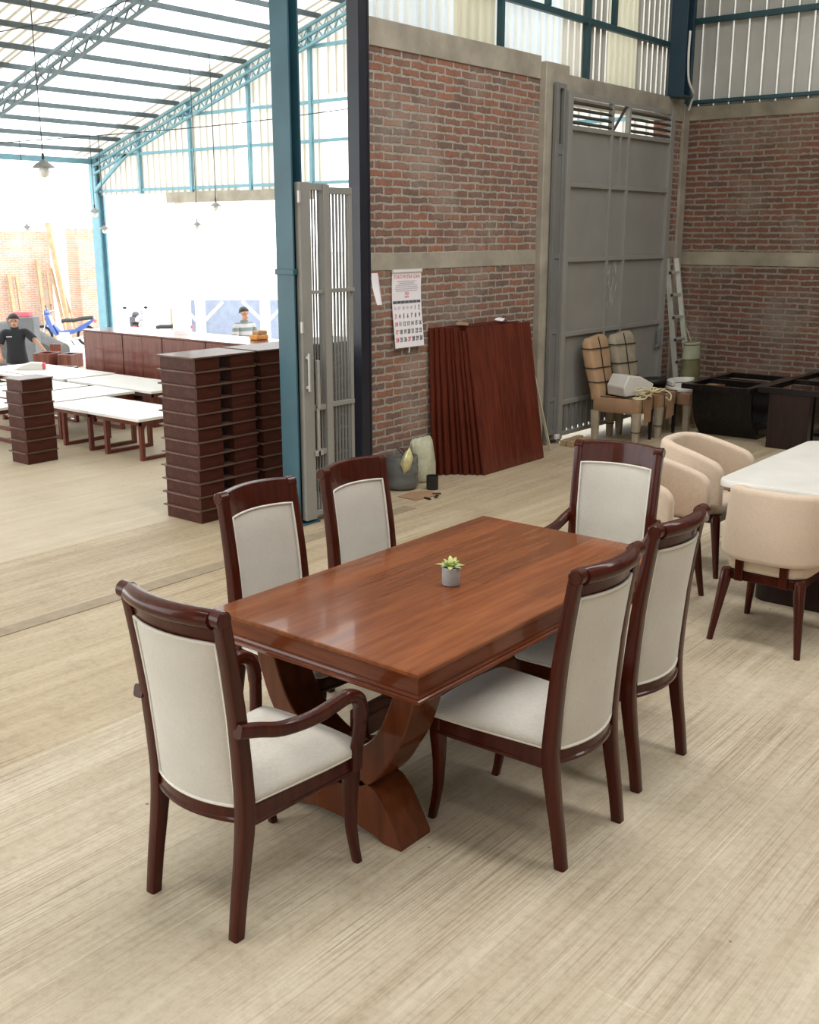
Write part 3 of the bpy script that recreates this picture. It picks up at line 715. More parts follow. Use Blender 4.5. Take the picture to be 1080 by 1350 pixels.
# ------------------------------------------------------------------ beige tub chairs and the marble table
def tub_chair(label):
    root = thing('tub_chair', label, 'chair', group='beige tub chairs at the marble table')
    # plan of the shell's middle line: open to the front (+y)
    R, hw, yb, yf = 0.19, 0.250, -0.240, 0.265
    path = [(hw, yf - (yf - (yb+R))*((i/14)**1.3)) for i in range(14)]
    path += [(hw - R + R*math.cos(a), yb + R - R*math.sin(a)) for a in [PI/2*i/8 for i in range(9)]]
    path += [(hw - R - (2*(hw-R))*i/8, yb) for i in range(1, 8)]
    half = len(path)
    path += [(-hw + R - R*math.sin(a), yb + R - R*math.cos(a)) for a in [PI/2*i/8 for i in range(9)]]
    path += [(-hw, yf - (yf - (yb+R))*((i/14)**1.3)) for i in range(13, -1, -1)]
    rings = []; L = len(path)
    for i, (x, y) in enumerate(path):
        a = Vector((*path[max(i-1, 0)], 0)); b = Vector((*path[min(i+1, L-1)], 0)); t = (b-a).normalized(); n = Vector((-t.y, t.x, 0))
        k = max(0.0, min(1.0, (y - yb)/(yf - yb)))
        e = min(i, L-1-i)                                  # distance from the arm's end
        end = {0: 0.30, 1: 0.66, 2: 0.86, 3: 0.96}.get(e, 1.0)
        zbot = 0.468; ztop = zbot + (0.385 - 0.115*(k**1.6))*(0.74 + 0.26*end)
        zm = (ztop + zbot)/2; hz = (ztop - zbot)/2; th = 0.034*(0.45 + 0.55*end)
        lean = 0.035*(1-k)
        sec = []
        for cx, cz in ((1, 1), (-1, 1), (-1, -1), (1, -1)):
            for q in range(5):
                ang = {(1, 1): 0, (-1, 1): PI/2, (-1, -1): PI, (1, -1): 1.5*PI}[(cx, cz)] + PI/8*q
                rr = min(0.030, th*0.95)
                dn = cx*(th-rr) + rr*math.cos(ang); dz = cz*(hz-rr) + rr*math.sin(ang)
                off = lean*((zm+dz-zbot)/0.33)
                c = Vector((x, y, 0)) + n*(dn - off if True else dn)
                sec.append((c.x, c.y, zm + dz))
        rings.append(sec)
    MB().rings(rings).build('shell', BEIGE, root, smooth=60)
    o = []
    for i in range(40):
        a = 2*PI*i/40; c, s_ = math.cos(a), math.sin(a)
        o.append((0.222*math.copysign(abs(c)**0.45, c), 0.015 + 0.235*math.copysign(abs(s_)**0.45, s_)))
    rings = [[(x*k, 0.015+(y-0.015)*k, z) for x, y in o] for k, z in ((0.93, 0.400), (0.985, 0.405), (1.0, 0.42), (1.0, 0.45), (0.985, 0.464), (0.94, 0.472), (0.75, 0.478), (0.4, 0.481), (0.05, 0.482))]
    MB().rings(rings).build('seat', BEIGE, root, smooth=60)
    fb = MB()
    fb.box(-0.19, 0.19, -0.205, -0.175, 0.345, 0.398).box(-0.19, 0.19, 0.195, 0.225, 0.345, 0.398)
    fb.box(-0.205, -0.175, -0.205, 0.225, 0.345, 0.398).box(0.175, 0.205, -0.205, 0.225, 0.345, 0.398)
    fb.build('frame', CHAIR_W, root, bevel=0.005)
    for sx in (-1, 1):
        MB().box(sx*0.12-0.022, sx*0.12+0.022, -0.235, -0.205, 0.350, 0.53).build('back_bracket', CHAIR_W, root, bevel=0.004)
        MB().box(sx*0.245-0.014, sx*0.245+0.014, 0.11, 0.17, 0.385, 0.53).build('arm_bracket', CHAIR_W, root, bevel=0.004)
        for y, fy in ((-0.19, -0.262), (0.21, 0.262)):
            lg = MB(); rings = []
            for z, k in ((0, 0.017), (0.03, 0.018), (0.2, 0.024), (0.33, 0.031), (0.385, 0.033), (0.40, 0.028)):
                t = 1 - z/0.40
                rings.append([(sx*(0.195 + 0.045*t) + k*math.cos(2*PI*j/12), y + (fy-y)*t + k*math.sin(2*PI*j/12), z) for j in range(12)])
            lg.rings(rings).build('leg', CHAIR_W, root, smooth=50)
    return root
tub = tub_chair('beige upholstered tub chair seen from behind, at the near end of the marble table')
tub.location = (5.60, 1.955, 0); tub.rotation_euler = (0, 0, -PI/2)
copy_tree(tub, 'beige tub chair beyond the marble table, right behind the far dining armchair', (5.755, 2.80, 0), PI)
copy_tree(tub, 'beige tub chair on the far side of the marble table, closest to the black table', (6.61, 2.87, 0), PI)

mt = thing('marble_table', 'white marble topped dining table with rounded corners at the right edge', 'table', (6.69, 1.855, 0))
def rounded(x, y, r, n=8):
    pts = []
    for sx, sy, a0 in ((1, 1, 0), (-1, 1, PI/2), (-1, -1, PI), (1, -1, 1.5*PI)):
        for k in range(n+1):
            a = a0 + PI/2*k/n; pts.append((sx*(x-r)+r*math.cos(a), sy*(y-r)+r*math.sin(a)))
    return pts
MB().rings([[(x*k, y*k, z) for x, y in rounded(0.80, 0.60, 0.09)] for k, z in ((0.985, 0.715), (1.0, 0.722), (1.0, 0.752), (0.993, 0.760))]).build('marble_top', MARBLE, mt, smooth=40)
MB().prism(rounded(0.70, 0.50, 0.06), 'Z', 0.69, 0.716).build('underframe', ESPRESSO, mt)
MB().prism(rounded(0.56, 0.43, 0.10), 'Z', 0.0, 0.32).prism(rounded(0.34, 0.26, 0.05), 'Z', 0.32, 0.70).build('plinth', ESPRESSO, mt, smooth=30)

# ------------------------------------------------------------------ black table frames by the back wall
def black_table(label, loc, lx, ly, h, group, pedestal_=True):
    root = thing('black_table', label, 'table', loc, 0, group)
    mb = MB(); a, b, wd, th = lx/2, ly/2, 0.075, 0.055
    mb.box(-a, a, -b, -b+wd, h-th, h).box(-a, a, b-wd, b, h-th, h).box(-a, -a+wd, -b+wd, b-wd, h-th, h).box(a-wd, a, -b+wd, b-wd, h-th, h)
    mb.box(-0.04, 0.04, -b+wd, b-wd, h-th, h-0.008)
    mb.build('top_frame', BLACKW, root, bevel=0.003)
    return root
bt = black_table('black lacquered table frame with a boat-shaped pedestal, left one by the back brick wall', (11.42, 4.575, 0), 1.28, 0.76, 0.595, 'black tables by the back wall')
def boat(x0, x1, y0, y1, dx, n=10):
    """two facing panels whose outer edges curve in towards the floor, tied by a low block"""
    mb = MB()
    for ya, yb in ((y0, y0+0.035), (y1-0.035, y1)):
        L, R_ = [], []
        for i in range(n+1):
            t = i/n; z = 0.54*t; k = dx*(1-t)**1.7
            L.append((x0 + k, z)); R_.append((x1 - k, z))
        mb.prism(L + R_[::-1], 'Y', ya, yb)
    return mb
ped = MB()
n = 12
prof_o, prof_i = [], []
for i in range(n+1):
    t = i/n
    prof_o.append((-0.46 + 0.25*(1-t)**2.6, 0.54*t)); prof_i.append((-0.415 + 0.25*(1-t)**2.6, 0.54*t))
for s in (1, -1):
    rings = []
    for (xo, z), (xi, _) in zip(prof_o, prof_i):
        rings.append([(s*xo, -0.33, z), (s*xo, 0.33, z), (s*xi, 0.33, z), (s*xi, -0.33, z)])
    ped.rings(rings)
ped.box(-0.205, 0.205, -0.33, 0.33, 0, 0.10)
ped.build('pedestal', BLACKW, bt, bevel=0.004)
bt2 = black_table('black table frame with slab legs, right one, cut by the photo edge', (11.72, 3.72, 0), 1.75, 0.84, 0.62, 'black tables by the back wall')
MB().box(-0.86, -0.76, -0.12, 0.30, 0, 0.565).build('slab_leg', ESPRESSO, bt2, bevel=0.004); MB().box(0.78, 0.86, -0.30, 0.30, 0, 0.565).build('slab_leg', ESPRESSO, bt2, bevel=0.004)
MB().box(-0.62, -0.42, -0.10, 0.30, 0, 0.565).build('inner_leg', BLACKW, bt2, bevel=0.004)
MB().box(-0.42, 0.78, -0.20, 0.28, 0.09, 0.125).build('shelf', GLASS, bt2)

# ------------------------------------------------------------------ steel gates
def gate_grey():
    g = thing('folding_gate', 'tall grey steel gate with louvred top, closing the doorway right of the calendar wall', 'gate', (9.73, 5.80, 0))
    X1, zt = 2.30, 3.50
    fr = MB()
    for x0, x1 in ((-0.05, 0.03), (X1-0.10, X1)): fr.box(x0, x1, 0.0, 0.06, 0.04, zt)
    for z in (zt-0.052, 3.14, 2.60, 1.865, 1.11, 0.40, 0.07): fr.box(-0.045, X1-0.005, 0.004, 0.056, z, z+0.045)
    for x in (0.85, 1.22): fr.box(x-0.02, x+0.02, 0.002, 0.054, 0.09, zt-0.03)
    fr.box(1.03, 1.06, 0.006, 0.05, 2.62, 3.15)
    fr.build('frame', GREY, g, bevel=0.003)
    MB().box(0.02, X1-0.08, 0.040, 0.046, 0.135, 3.16).build('sheet_panel', GREY, g)
    sf = MB(); rs = random.Random(3)
    for k in range(22):
        x, z = 0.93 + 0.20*rs.random(), 1.35 + 0.42*rs.random(); a = rs.uniform(-0.5, 0.5)
        sf.bar((x, 0.0385, z), (x + 0.05*a, 0.0385, z + 0.05 + 0.06*rs.random()), 0.001, 0.006 + 0.006*rs.random(), (1, 0, 0.3))
    tag(sf.build('scuff_marks', plain('chalky_scuffs', (0.50, 0.50, 0.47), 0.8), g, smooth=0), label='pale scratched scuff marks', kind='stuff')
    lv = MB()
    for k in range(4):
        z = 3.215 + 0.062*k
        lv.bar((0.03, 0.03, z), (0.86, 0.03, z), 0.05, 0.016, (0, -0.6, 1)); lv.bar((1.22, 0.03, z), (X1-0.1, 0.03, z), 0.05, 0.016, (0, -0.6, 1))
    lv.bar((0.90, 0.03, 3.19), (1.17, 0.03, 3.45), 0.02, 0.02)
    lv.build('louvre', plain('backlit_louvre_grey', (0.05, 0.05, 0.048), 0.6), g)  # backlit darkness of the louvres put into their colour
    vb = MB()
    for k in range(18):
        x = 0.11 + k*0.118
        if x < X1-0.1: vb.box(x-0.022, x+0.022, 0.015, 0.045, 0.10, 0.44)
    vb.build('bottom_bars', GREY_D, g)
    lf = MB()
    lf.box(-0.24, -0.19, 0.025, 0.065, 0.04, 3.56).box(-0.195, -0.055, 0.03, 0.06, 3.51, 3.555).box(-0.10, -0.055, 0.025, 0.065, 0.04, 3.515).box(-0.195, -0.095, 0.04, 0.046, 0.10, 3.0)
    for z in (0.10, 0.45, 1.15, 1.9, 2.9): lf.box(-0.195, -0.095, 0.03, 0.06, z, z+0.05)
    lf.build('side_leaf', GREY_D, g, bevel=0.003)
    MB().box(X1-0.16, X1-0.10, -0.03, 0.0, 0.84, 1.06).box(X1-0.20, X1-0.06, -0.02, 0.0, 0.84, 0.87).build('latch', GREY_D, g, bevel=0.003)
    for x in (0.0, X1-0.08): MB().lathe([(0.0, -0.012), (0.04, -0.012), (0.045, 0), (0.04, 0.012), (0.0, 0.012)], 16, (0, 0, 0)).build('wheel', METAL, g).matrix_basis = Matrix.Translation((x, 0.03, 0.045)) @ Matrix.Rotation(PI/2, 4, 'X')
    MB().box(-0.10, -0.03, -0.01, 0.02, 0.05, 0.10).build('wheel_bracket', WHITE, g, bevel=0.004)
    return g
gate_grey()
def gate_bars():
    g = thing('bar_gate', 'grey steel gate of close vertical bars standing between the teal and navy columns', 'gate', (5.69, 5.56, 0))
    zt = 2.50
    fr = MB()
    fr.box(-0.035, 0.075, 0.0, 0.05, 0.03, zt).box(0.20, 0.265, -0.01, 0.06, 0.03, zt-0.01).box(0.265, 0.275, 0.02, 0.07, 0.03, zt-0.01).box(0.545, 0.58, 0.055, 0.095, 0.03, zt-0.02)
    fr.box(-0.030, 0.260, 0.002, 0.048, zt-0.052, zt-0.003).box(0.25, 0.575, 0.052, 0.088, zt-0.072, zt-0.023)
    for z in (0.05, 0.52, 0.86): fr.box(0.0, 0.22, 0.003, 0.047, z, z+0.04)
    for z in (0.05, 0.86): fr.box(0.25, 0.575, 0.045, 0.088, z, z+0.035)
    fr.box(0.075, 0.22, 0.005, 0.03, 1.72, 1.745).box(0.265, 0.575, 0.03, 0.06, 1.72, 1.75)
    fr.build('frame', GREY, g, bevel=0.003)
    bars = MB()
    for x in (0.078, 0.108, 0.138, 0.168): bars.box(x, x+0.010, 0.020, 0.030, 0.05, zt-0.04)
    for x, wd in ((0.275, 0.075), (0.372, 0.016), (0.408, 0.016), (0.444, 0.016), (0.480, 0.016), (0.516, 0.016)): bars.box(x, x+wd, 0.060, 0.072, 0.05, zt-0.06)
    bars.build('vertical_bars', GREY_D, g)
    MB().tube([(-0.005, -0.03, 1.02), (-0.005, -0.03, 1.30)], 0.012, 8).box(-0.015, 0.005, -0.03, 0.0, 1.04, 1.06).box(-0.015, 0.005, -0.03, 0.0, 1.26, 1.28).build('handle', METAL, g)
    MB().box(0.085, 0.11, -0.03, 0.0, 0.88, 1.24).box(0.085, 0.11, -0.02, 0.0, 0.52, 0.90).box(0.06, 0.14, -0.02, 0.0, 0.52, 0.56).build('drop_bolt', METAL, g, bevel=0.003)
    for z in (1.45, 2.36): MB().tube([(-0.05, -0.012, z), (-0.05, -0.012, z+0.08)], 0.016, 8).build('hinge', METAL, g)
    return g
gate_bars()

# ------------------------------------------------------------------ boards leaning against the brick wall
def board(label, x0, wid, h, y_foot, lean, th=0.022, g='dark red boards leaning on the brick wall', yaw=0.0):
    o = MB().box(0, wid, 0, th, 0, h).build('board', [REDW], None, bevel=0.002)
    o.location = (x0, y_foot, 0.006); o.rotation_euler = (-lean, 0, yaw)
    return tag(o, label, 'board', g)
names = ['front', 'second', 'third', 'fourth', 'fifth', 'sixth', 'seventh', 'eighth', 'rearmost']
xs = [7.915, 7.880, 7.862, 7.815, 7.806, 7.765, 7.705, 7.665, 7.62]
specs = []
for i, x0 in enumerate(xs):
    k = 8 - i; top, foot = 5.913 - 0.0242*k, 5.866 - 0.0445*k
    specs.append((x0, 1.03, (1.335, 1.31, 1.30, 1.335, 1.32, 1.33, 1.33, 1.32, 1.33)[i], foot, (top - foot)/1.33))
for nm, (x0, wid, h, yf, ln) in zip(names, specs):
    board('dark red wooden board leaning on the brick wall, ' + nm + (' and most visible of the stack' if nm == 'front' else ' of the stack' if nm == 'rearmost' else ' from the front'), x0, wid, h, yf, ln)

# ------------------------------------------------------------------ calendar, paper, and the clutter under them
cal = thing('wall_calendar', 'white and pink paper wall calendar with rows of dates on the brick wall', 'calendar', (7.32, 5.93, 1.515))
CW, CH = 0.395, 0.640
rings = []
for i in range(13):
    t = i/12; z = CH/2 - CH*t; y = 0.004 - 0.028*t**2 + 0.006*math.sin(5*t)
    rings.append([(-CW/2, y, z), (CW/2, y, z), (CW/2, y+0.003, z), (-CW/2, y+0.003, z)])
MB().rings(rings).build('sheet', PAPER, cal, smooth=60)
MB().box(-CW/2, CW/2, -0.008, 0.010, CH/2-0.006, CH/2+0.018).build('top_bar', WHITE, cal)
MB().tube([(0.005, -0.02, -CH/2-0.002), (0.008, -0.012, -CH/2-0.05)], 0.006, 6).build('hanging_tab', PAPER, cal)
def cal_y(z): t = (CH/2 - z)/CH; return 0.004 - 0.028*t**2 + 0.006*math.sin(5*t) - 0.0015
def text(s, size, x, z, mt, name, parent, bold=0.0, align='CENTER', xs_=1.0):
    cu = bpy.data.curves.new('lettering', 'FONT'); cu.body = s; cu.size = size; cu.align_x = align; cu.offset = bold; cu.extrude = 0.0004
    to = bpy.data.objects.new('lettering', cu); COL.objects.link(to)
    dg = bpy.context.evaluated_depsgraph_get(); me = bpy.data.meshes.new_from_object(to.evaluated_get(dg))
    bpy.data.objects.remove(to); bpy.data.curves.remove(cu)
    me.materials.clear(); me.materials.append(mt)
    me.transform(Matrix.Translation((x, cal_y(z), z)) @ Matrix.Rotation(PI/2, 4, 'X') @ Matrix.Diagonal((xs_, 1, 1, 1)))
    return me
def merge_text(items, name, mt, parent):
    bm = bmesh.new()
    for me in items: bm.from_mesh(me)
    out = bpy.data.meshes.new(name); bm.to_mesh(out); bm.free(); out.materials.append(mt)
    o = bpy.data.objects.new(name, out); COL.objects.link(o); o.parent = parent; return o
red = [text('TOKO PUTRA IZAN', 0.040, 0, CH/2-0.058, INK_R, '', cal), text('2024', 0.030, 0, CH/2-0.195, INK_R, '', cal), text('NOV', 0.026, 0, CH/2-0.222, INK_R, '', cal)]
blk = []; faint = []
col_x = [-0.165 + 0.054*k for k in range(7)]
def date(n, c, r, tgt, mt): tgt.append(text(str(n), 0.054, col_x[c], CH/2 - 0.325 - 0.066*r, mt, '', cal, 0.0012, 'CENTER', 0.72))
date(1, 5, 0, blk, INK); date(2, 6, 0, blk, INK)
n_ = 3
for r in range(1, 5):
    for c in range(7):
        (date(n_, c, r, red, INK_R) if (c == 0 or n_ in (27,)) else date(n_, c, r, blk, INK)); n_ += 1
for c in range(5): faint.append(text(str(26+c), 0.036, col_x[c], CH/2 - 0.318, INK_F, '', cal))
for me, mt_, nm_ in [(m_, INK_R, 'red_print') for m_ in red] + [(m_, INK, 'date_numeral') for m_ in blk] + [(m_, INK_F, 'faint_numeral') for m_ in faint]: merge_text([me], nm_, mt_, cal)
hb = MB()
for k in range(7): hb.box(col_x[k]-0.024, col_x[k]+0.024, cal_y(CH/2-0.26)-0.001, cal_y(CH/2-0.26)+0.001, CH/2-0.268, CH/2-0.245)
hb.build('weekday_bar', INK, cal)
ls = MB()
for k, wd in enumerate((0.26, 0.20, 0.28, 0.30, 0.31, 0.29)):
    z = CH/2-0.082-0.016*k; ls.box(-wd/2, wd/2, cal_y(z)-0.0008, cal_y(z)+0.0008, z-0.003, z+0.003)
ls.build('small_print_lines', INK_F, cal)

sheet = MB(); rings = []
for i in range(9):
    t = i/8; z = 0.14 - 0.25*t
    c = 0.012*math.sin(4*t)
    rings.append([(-0.045 + 0.02*t, -0.035*t + c, z), (0.02 + 0.01*t, -0.01 + c - 0.03*t, z), (0.055+0.025*t, 0.012 - 0.02*t, z-0.02), (0.055+0.025*t, 0.016 - 0.02*t, z-0.02), (0.02+0.01*t, -0.006+c-0.03*t, z), (-0.045+0.02*t, -0.031*t + c, z)])
pp = sheet.rings(rings).build('paper_sheet', PAPER, None, smooth=70); pp.location = (6.715, 5.775, 1.70)
tag(pp, 'curled white paper sheets stuck to the edge of the navy column', 'paper')

bk = thing('plastic_bottle_bucket', 'large clear plastic bottle cut open as a bucket, with rubbish in it, under the calendar', 'bucket', (7.06, 5.79, 0))
MB().lathe([(0.0, 0.004), (0.120, 0.004), (0.148, 0.03), (0.150, 0.09), (0.144, 0.11), (0.150, 0.13), (0.150, 0.19), (0.144, 0.21), (0.150, 0.23), (0.145, 0.29), (0.138, 0.29), (0.142, 0.23), (0.142, 0.05), (0.115, 0.014), (0.0, 0.014)], 28, caps=False).build('bottle', CLEARP, bk, smooth=60)
MB().lathe([(0.0, 0.02), (0.12, 0.02), (0.138, 0.06), (0.139, 0.15), (0.06, 0.19), (0.0, 0.18)], 18).build('rubbish', plain('dark_sawdust', (0.06, 0.055, 0.05), 0.95, vary=0.5, scale=30), bk, smooth=50)
MB().tube([(0.02, -0.14, 0.22), (-0.06, -0.15, 0.28), (-0.10, -0.10, 0.33), (-0.04, 0.02, 0.36), (0.08, 0.06, 0.33), (0.13, 0.04, 0.27)], 0.004, 6).build('wire_handle', STRAP, bk)
pk = MB(); rings = []
for i in range(7):
    t = i/6; wv = 0.065 if 0 < i < 6 else 0.055; th = 0.032*math.sin(PI*t)**0.6 + 0.004
    rings.append([(-wv, 0, 0.2*t), (-wv*0.5, -th, 0.2*t), (wv*0.5, -th, 0.2*t), (wv, 0, 0.2*t), (wv*0.5, th, 0.2*t), (-wv*0.5, th, 0.2*t)])
pk = pk.rings(rings).build('yellow_packet', YELLOW, None, smooth=50); pk.location = (7.05, 5.72, 0.175); pk.rotation_euler = (0.25, -0.65, 0.3); pk.scale = (1.35, 1.2, 1.1)
tag(pk, 'crumpled yellow and white packet sticking out of the plastic bucket', 'packet')
sk = MB(); rings = []
for z, a, b in ((0, 0.13, 0.09), (0.03, 0.15, 0.11), (0.15, 0.15, 0.10), (0.28, 0.135, 0.085), (0.34, 0.14, 0.06), (0.37, 0.135, 0.03), (0.385, 0.12, 0.008)):
    rings.append([(a*math.cos(2*PI*j/28)*(1+0.07*math.sin(3*j+z*20)), b*math.sin(2*PI*j/28)*(1+0.10*math.sin(5*j+z*15)), z + 0.012*math.sin(2*j)*(z > 0.3)) for j in range(28)])
sk = sk.rings(rings).build('woven_sack', SACK, None, smooth=70); sk.location = (7.40, 5.835, 0.003)
tag(sk, 'pale greenish plastic sack slumped against the brick wall beside the boards', 'sack')
cn = thing('black_tin', 'small open black tin standing on the floor in front of the sack', 'tin', (7.20, 5.555, 0))
MB().lathe([(0, 0), (0.05, 0), (0.052, 0.004), (0.052, 0.115), (0.0535, 0.12), (0.047, 0.12), (0.047, 0.01), (0, 0.01)], 24).build('body', STRAP, cn, smooth=40)
cf = MB().prism([(-0.16, -0.10), (0.14, -0.13), (0.19, 0.02), (0.05, 0.12), (-0.14, 0.10)], 'Z', 0.002, 0.007).build('cardboard_scrap', CARD_D, None, smooth=0); cf.location = (6.93, 5.50, 0)
tag(cf, 'flat torn piece of brown cardboard on the floor in front of the plastic bucket', 'cardboard')
st = MB(); st.bar((9.30, 5.66, 0.01), (9.20, 5.86, 0.93), 0.025, 0.012, (1, 0, 0))
tag(st.build('wooden_lath', plain('pale_timber', (0.62, 0.55, 0.40), 0.8)), 'thin pale wooden lath leaning on the pillar, right of the boards', 'lath')
for k, (x, y, rz, L) in enumerate(((9.80, 5.70, 0.05, 0.40), (9.78, 5.60, -0.03, 0.38))):
    o = MB().box(-L/2, L/2, -0.035, 0.035, 0, 0.055).build('timber_offcut', PIPEW, None, bevel=0.004)
    o.location = (x, y, 0.002 if k else 0.058); o.rotation_euler = (0, 0, rz)
    if k == 0: o.location = (x, y, 0.002)
    tag(o, ('rough timber offcut lying against the foot of the grey louvred gate', 'rough timber offcut on the floor in front of the one touching the gate')[k], 'timber', 'timber offcuts at the gate')
def scrap(name, label, cat, mt, loc, rot, sx, sy):
    m = MB(); rings = []
    for i in range(7):
        t = i/6; w_ = sy*(0.7 + 0.3*math.sin(5*t + sx*40)); z = 0.018*math.sin(4.2*t) + 0.004
        rings.append([(sx*(t-0.5), -w_/2, z), (sx*(t-0.5), w_/2, z + 0.008), (sx*(t-0.5), w_/2, z + 0.011), (sx*(t-0.5), -w_/2, z + 0.003)])
    o = m.rings(rings).build(name, mt, None, smooth=50); o.location = loc; o.rotation_euler = rot
    return tag(o, label, cat)
scrap('cardboard_scrap', 'torn brown cardboard scrap lying on top of the leaning red boards', 'cardboard', CARD_D, (7.98, 5.80, 1.345), (0.0, 0.0, 0.4), 0.20, 0.12)
scrap('paper_scrap', 'crumpled whitish paper scrap on top of the leaning boards near their right end', 'paper', PAPER, (8.60, 5.80, 1.345), (0.0, 0.0, 0.1), 0.18, 0.09)
for k, (x, y, rz) in enumerate(((6.98, 5.34, 0.4), (7.06, 5.40, -0.7), (6.88, 5.36, 1.4))):
    o = MB().box(-0.035, 0.035, -0.012, 0.012, 0, 0.014).build('wood_chip', STRAP, None, bevel=0.003); o.location = (x, y, 0.0045 if y < 5.36 else 0.001); o.rotation_euler = (0, 0, rz)
    tag(o, ('middle', 'farthest right', 'farthest left')[k] + ' of three dark wood chips on the floor before the plastic bucket', 'wood chip', 'dark wood chips')
cb = MB(); cb.tube(smooth_path([(12.14, 5.74, 4.35), (12.11, 5.73, 4.1), (12.16, 5.735, 3.85), (12.29, 5.735, 3.72), (12.44, 5.80, 3.69), (12.50, 5.87, 3.55)], 6), 0.013, 8)
tag(cb.build('cable', WHITE, None, smooth=60), 'white electrical cable hanging down the blue steel column above the gate', 'cable')

# ------------------------------------------------------------------ wrapped chairs, foam, rope and boxes by the gate
def wrapped_chair(label, mt, loc, rz):
    root = thing('wrapped_chair', label, 'chair', loc, rz, 'chairs wrapped in cardboard')
    bk = MB(); rings = []
    for z, y, hw_, th in ((0.44, -0.02, 0.20, 0.055), (0.55, -0.03, 0.205, 0.06), (0.75, -0.075, 0.235, 0.06), (0.95, -0.115, 0.25, 0.06), (1.04, -0.13, 0.245, 0.055), (1.085, -0.14, 0.215, 0.035)):
        rings.append([(p[0], p[1], z + 0.012*math.sin(7*p[0]+3*z)) for p in rrect(0, y, 0, hw_*2, th*2, 0.03)])
    bk.rings(rings).build('wrapped_back', mt, root, smooth=50)
    sb = MB(); rings = []
    for z, k in ((0.33, 0.97), (0.35, 1.0), (0.45, 1.0), (0.475, 0.96)):
        rings.append([(p[0]*k, 0.23+(p[1]-0.23)*k, z) for p in rrect(0, 0.23, 0, 0.50, 0.52, 0.035)])
    sb.rings(rings).build('wrapped_seat', CARD_D, root, smooth=40)
    MB().prism([(-0.10, 0.47), (0.10, 0.47), (0.11, 0.20), (-0.09, 0.22)], 'Y', 0.494, 0.503).build('cardboard_flap', CARD_D, root)
    for x, y, wr in ((-0.21, 0.0, 1), (0.21, 0.0, 1), (0.20, 0.45, 1), (-0.21, 0.46, 0)):
        lg = MB(); rings = []
        for z, k in ((0, 0.028 if wr else 0.014), (0.10, 0.034 if wr else 0.017), (0.34, 0.045 if wr else 0.024)):
            rings.append(rrect(x, y, z, 2*k, 2*k, k*0.3))
        lg.rings(rings).build('leg', CARD_G if wr else BLACKW, root)
    sp = MB()
    for z, y, hw_ in ((0.62, -0.045, 0.215), (0.77, -0.08, 0.245), (0.97, -0.118, 0.255)):
        sp.tube([(p[0]*1.015, y + (p[1]-y)*1.08, z + 0.01*math.sin(9*p[0])) for p in rrect(0, y, z, hw_*2, 0.128, 0.03)], 0.006, 5, True)
    for x in (-0.16, 0.04, 0.17): sp.tube([(x, 0.497, 0.33), (x, 0.497, 0.478), (x, 0.02, 0.482)], 0.005, 5)
    sp.tube([(0.02, 0.04, 0.47), (0.02, 0.035, 0.55), (0.03, -0.008, 0.77), (0.02, -0.05, 0.97), (0.02, -0.085, 1.09)], 0.005, 5)
    for x, y in ((-0.21, 0.0), (0.20, 0.45)): sp.torus((x, y, 0.14), 0.05, 0.005, 'Z', 12, 5)
    sp.build('strapping', STRAP, root, smooth=60)
    return root
wrapped_chair('chair wrapped in tan cardboard and black straps, in front of the louvred gate', CARD, (10.24, 5.585, 0), PI + 0.12)
wrapped_chair('chair wrapped in greyish cardboard, standing behind the tan wrapped one', CARD_G, (10.80, 5.585, 0), PI + 0.06)
fw_ = MB().prism([(-0.20, 0.0), (0.18, 0.0), (0.22, 0.11), (0.02, 0.20), (-0.15, 0.22), (-0.22, 0.10)], 'Y', -0.13, 0.13).build('foam_block', FOAM, None, bevel=0.012)
fw_.location = (10.36, 5.34, 0.489); fw_.rotation_euler = (0, 0, -0.30)
tag(fw_, 'white angular foam block lying on the seat of the tan wrapped chair', 'foam')
rp = MB()
for k in range(7):
    pts = []
    cx, cy = random.uniform(-0.12, 0.16), random.uniform(-0.06, 0.06); rr = random.uniform(0.05, 0.10)
    for i in range(16):
        a = 2*PI*i/16; pts.append((cx + rr*1.3*math.cos(a), cy + rr*0.7*math.sin(a), 0.012 + 0.012*k + 0.012*math.sin(2*a + k)))
    rp.tube(pts, 0.009, 6, True)
rp.tube(smooth_path([(0.15, 0.0, 0.05), (0.27, -0.04, 0.05), (0.33, -0.10, 0.0), (0.28, -0.12, -0.06), (0.20, -0.115, -0.02)], 5), 0.009, 6)
rp.tube(smooth_path([(-0.12, -0.05, 0.03), (-0.26, -0.10, 0.02), (-0.33, -0.03, 0.015), (-0.27, 0.03, 0.015), (-0.20, -0.02, 0.015)], 5), 0.009, 6)
rp = rp.build('rope', ROPE, None, smooth=80); rp.location = (10.30, 5.10, 0.489)
tag(rp, 'tangled coil of straw coloured rope on the tan wrapped chair', 'rope')
def round_pad(label, loc, r, th, mt, rz=0.0, n='seat_pad'):
    o = MB().lathe([(0, 0), (r*0.96, 0), (r, th*0.3), (r, th*0.75), (r*0.95, th), (0, th*1.08)], 32).build(n, mt, None, smooth=45)
    o.location = loc; o.rotation_euler = (0, 0, rz); o.scale = (1.1, 0.9, 1)
    return tag(o, label, 'seat pad', 'loose seat pads')
wl = thing('wrapped_stool', 'low frame wrapped in brown cardboard carrying white seat pads, right of the wrapped chairs', 'stool', (11.33, 5.18, 0))
MB().box(-0.20, 0.20, -0.17, 0.17, 0.30, 0.44).build('wrapped_top', CARD_D, wl, bevel=0.015)
for x in (-0.16, 0.16):
    for y in (-0.13, 0.13): MB().prism(rounded(0.035, 0.035, 0.01, 2), 'Z', 0, 0.31).build('leg', CARD_G, wl).location = (x, y, 0)
round_pad('white round seat pad, lower of the pair right of the rope', (11.33, 5.18, 0.442), 0.21, 0.055, FOAM)
cp = MB(); rings = []
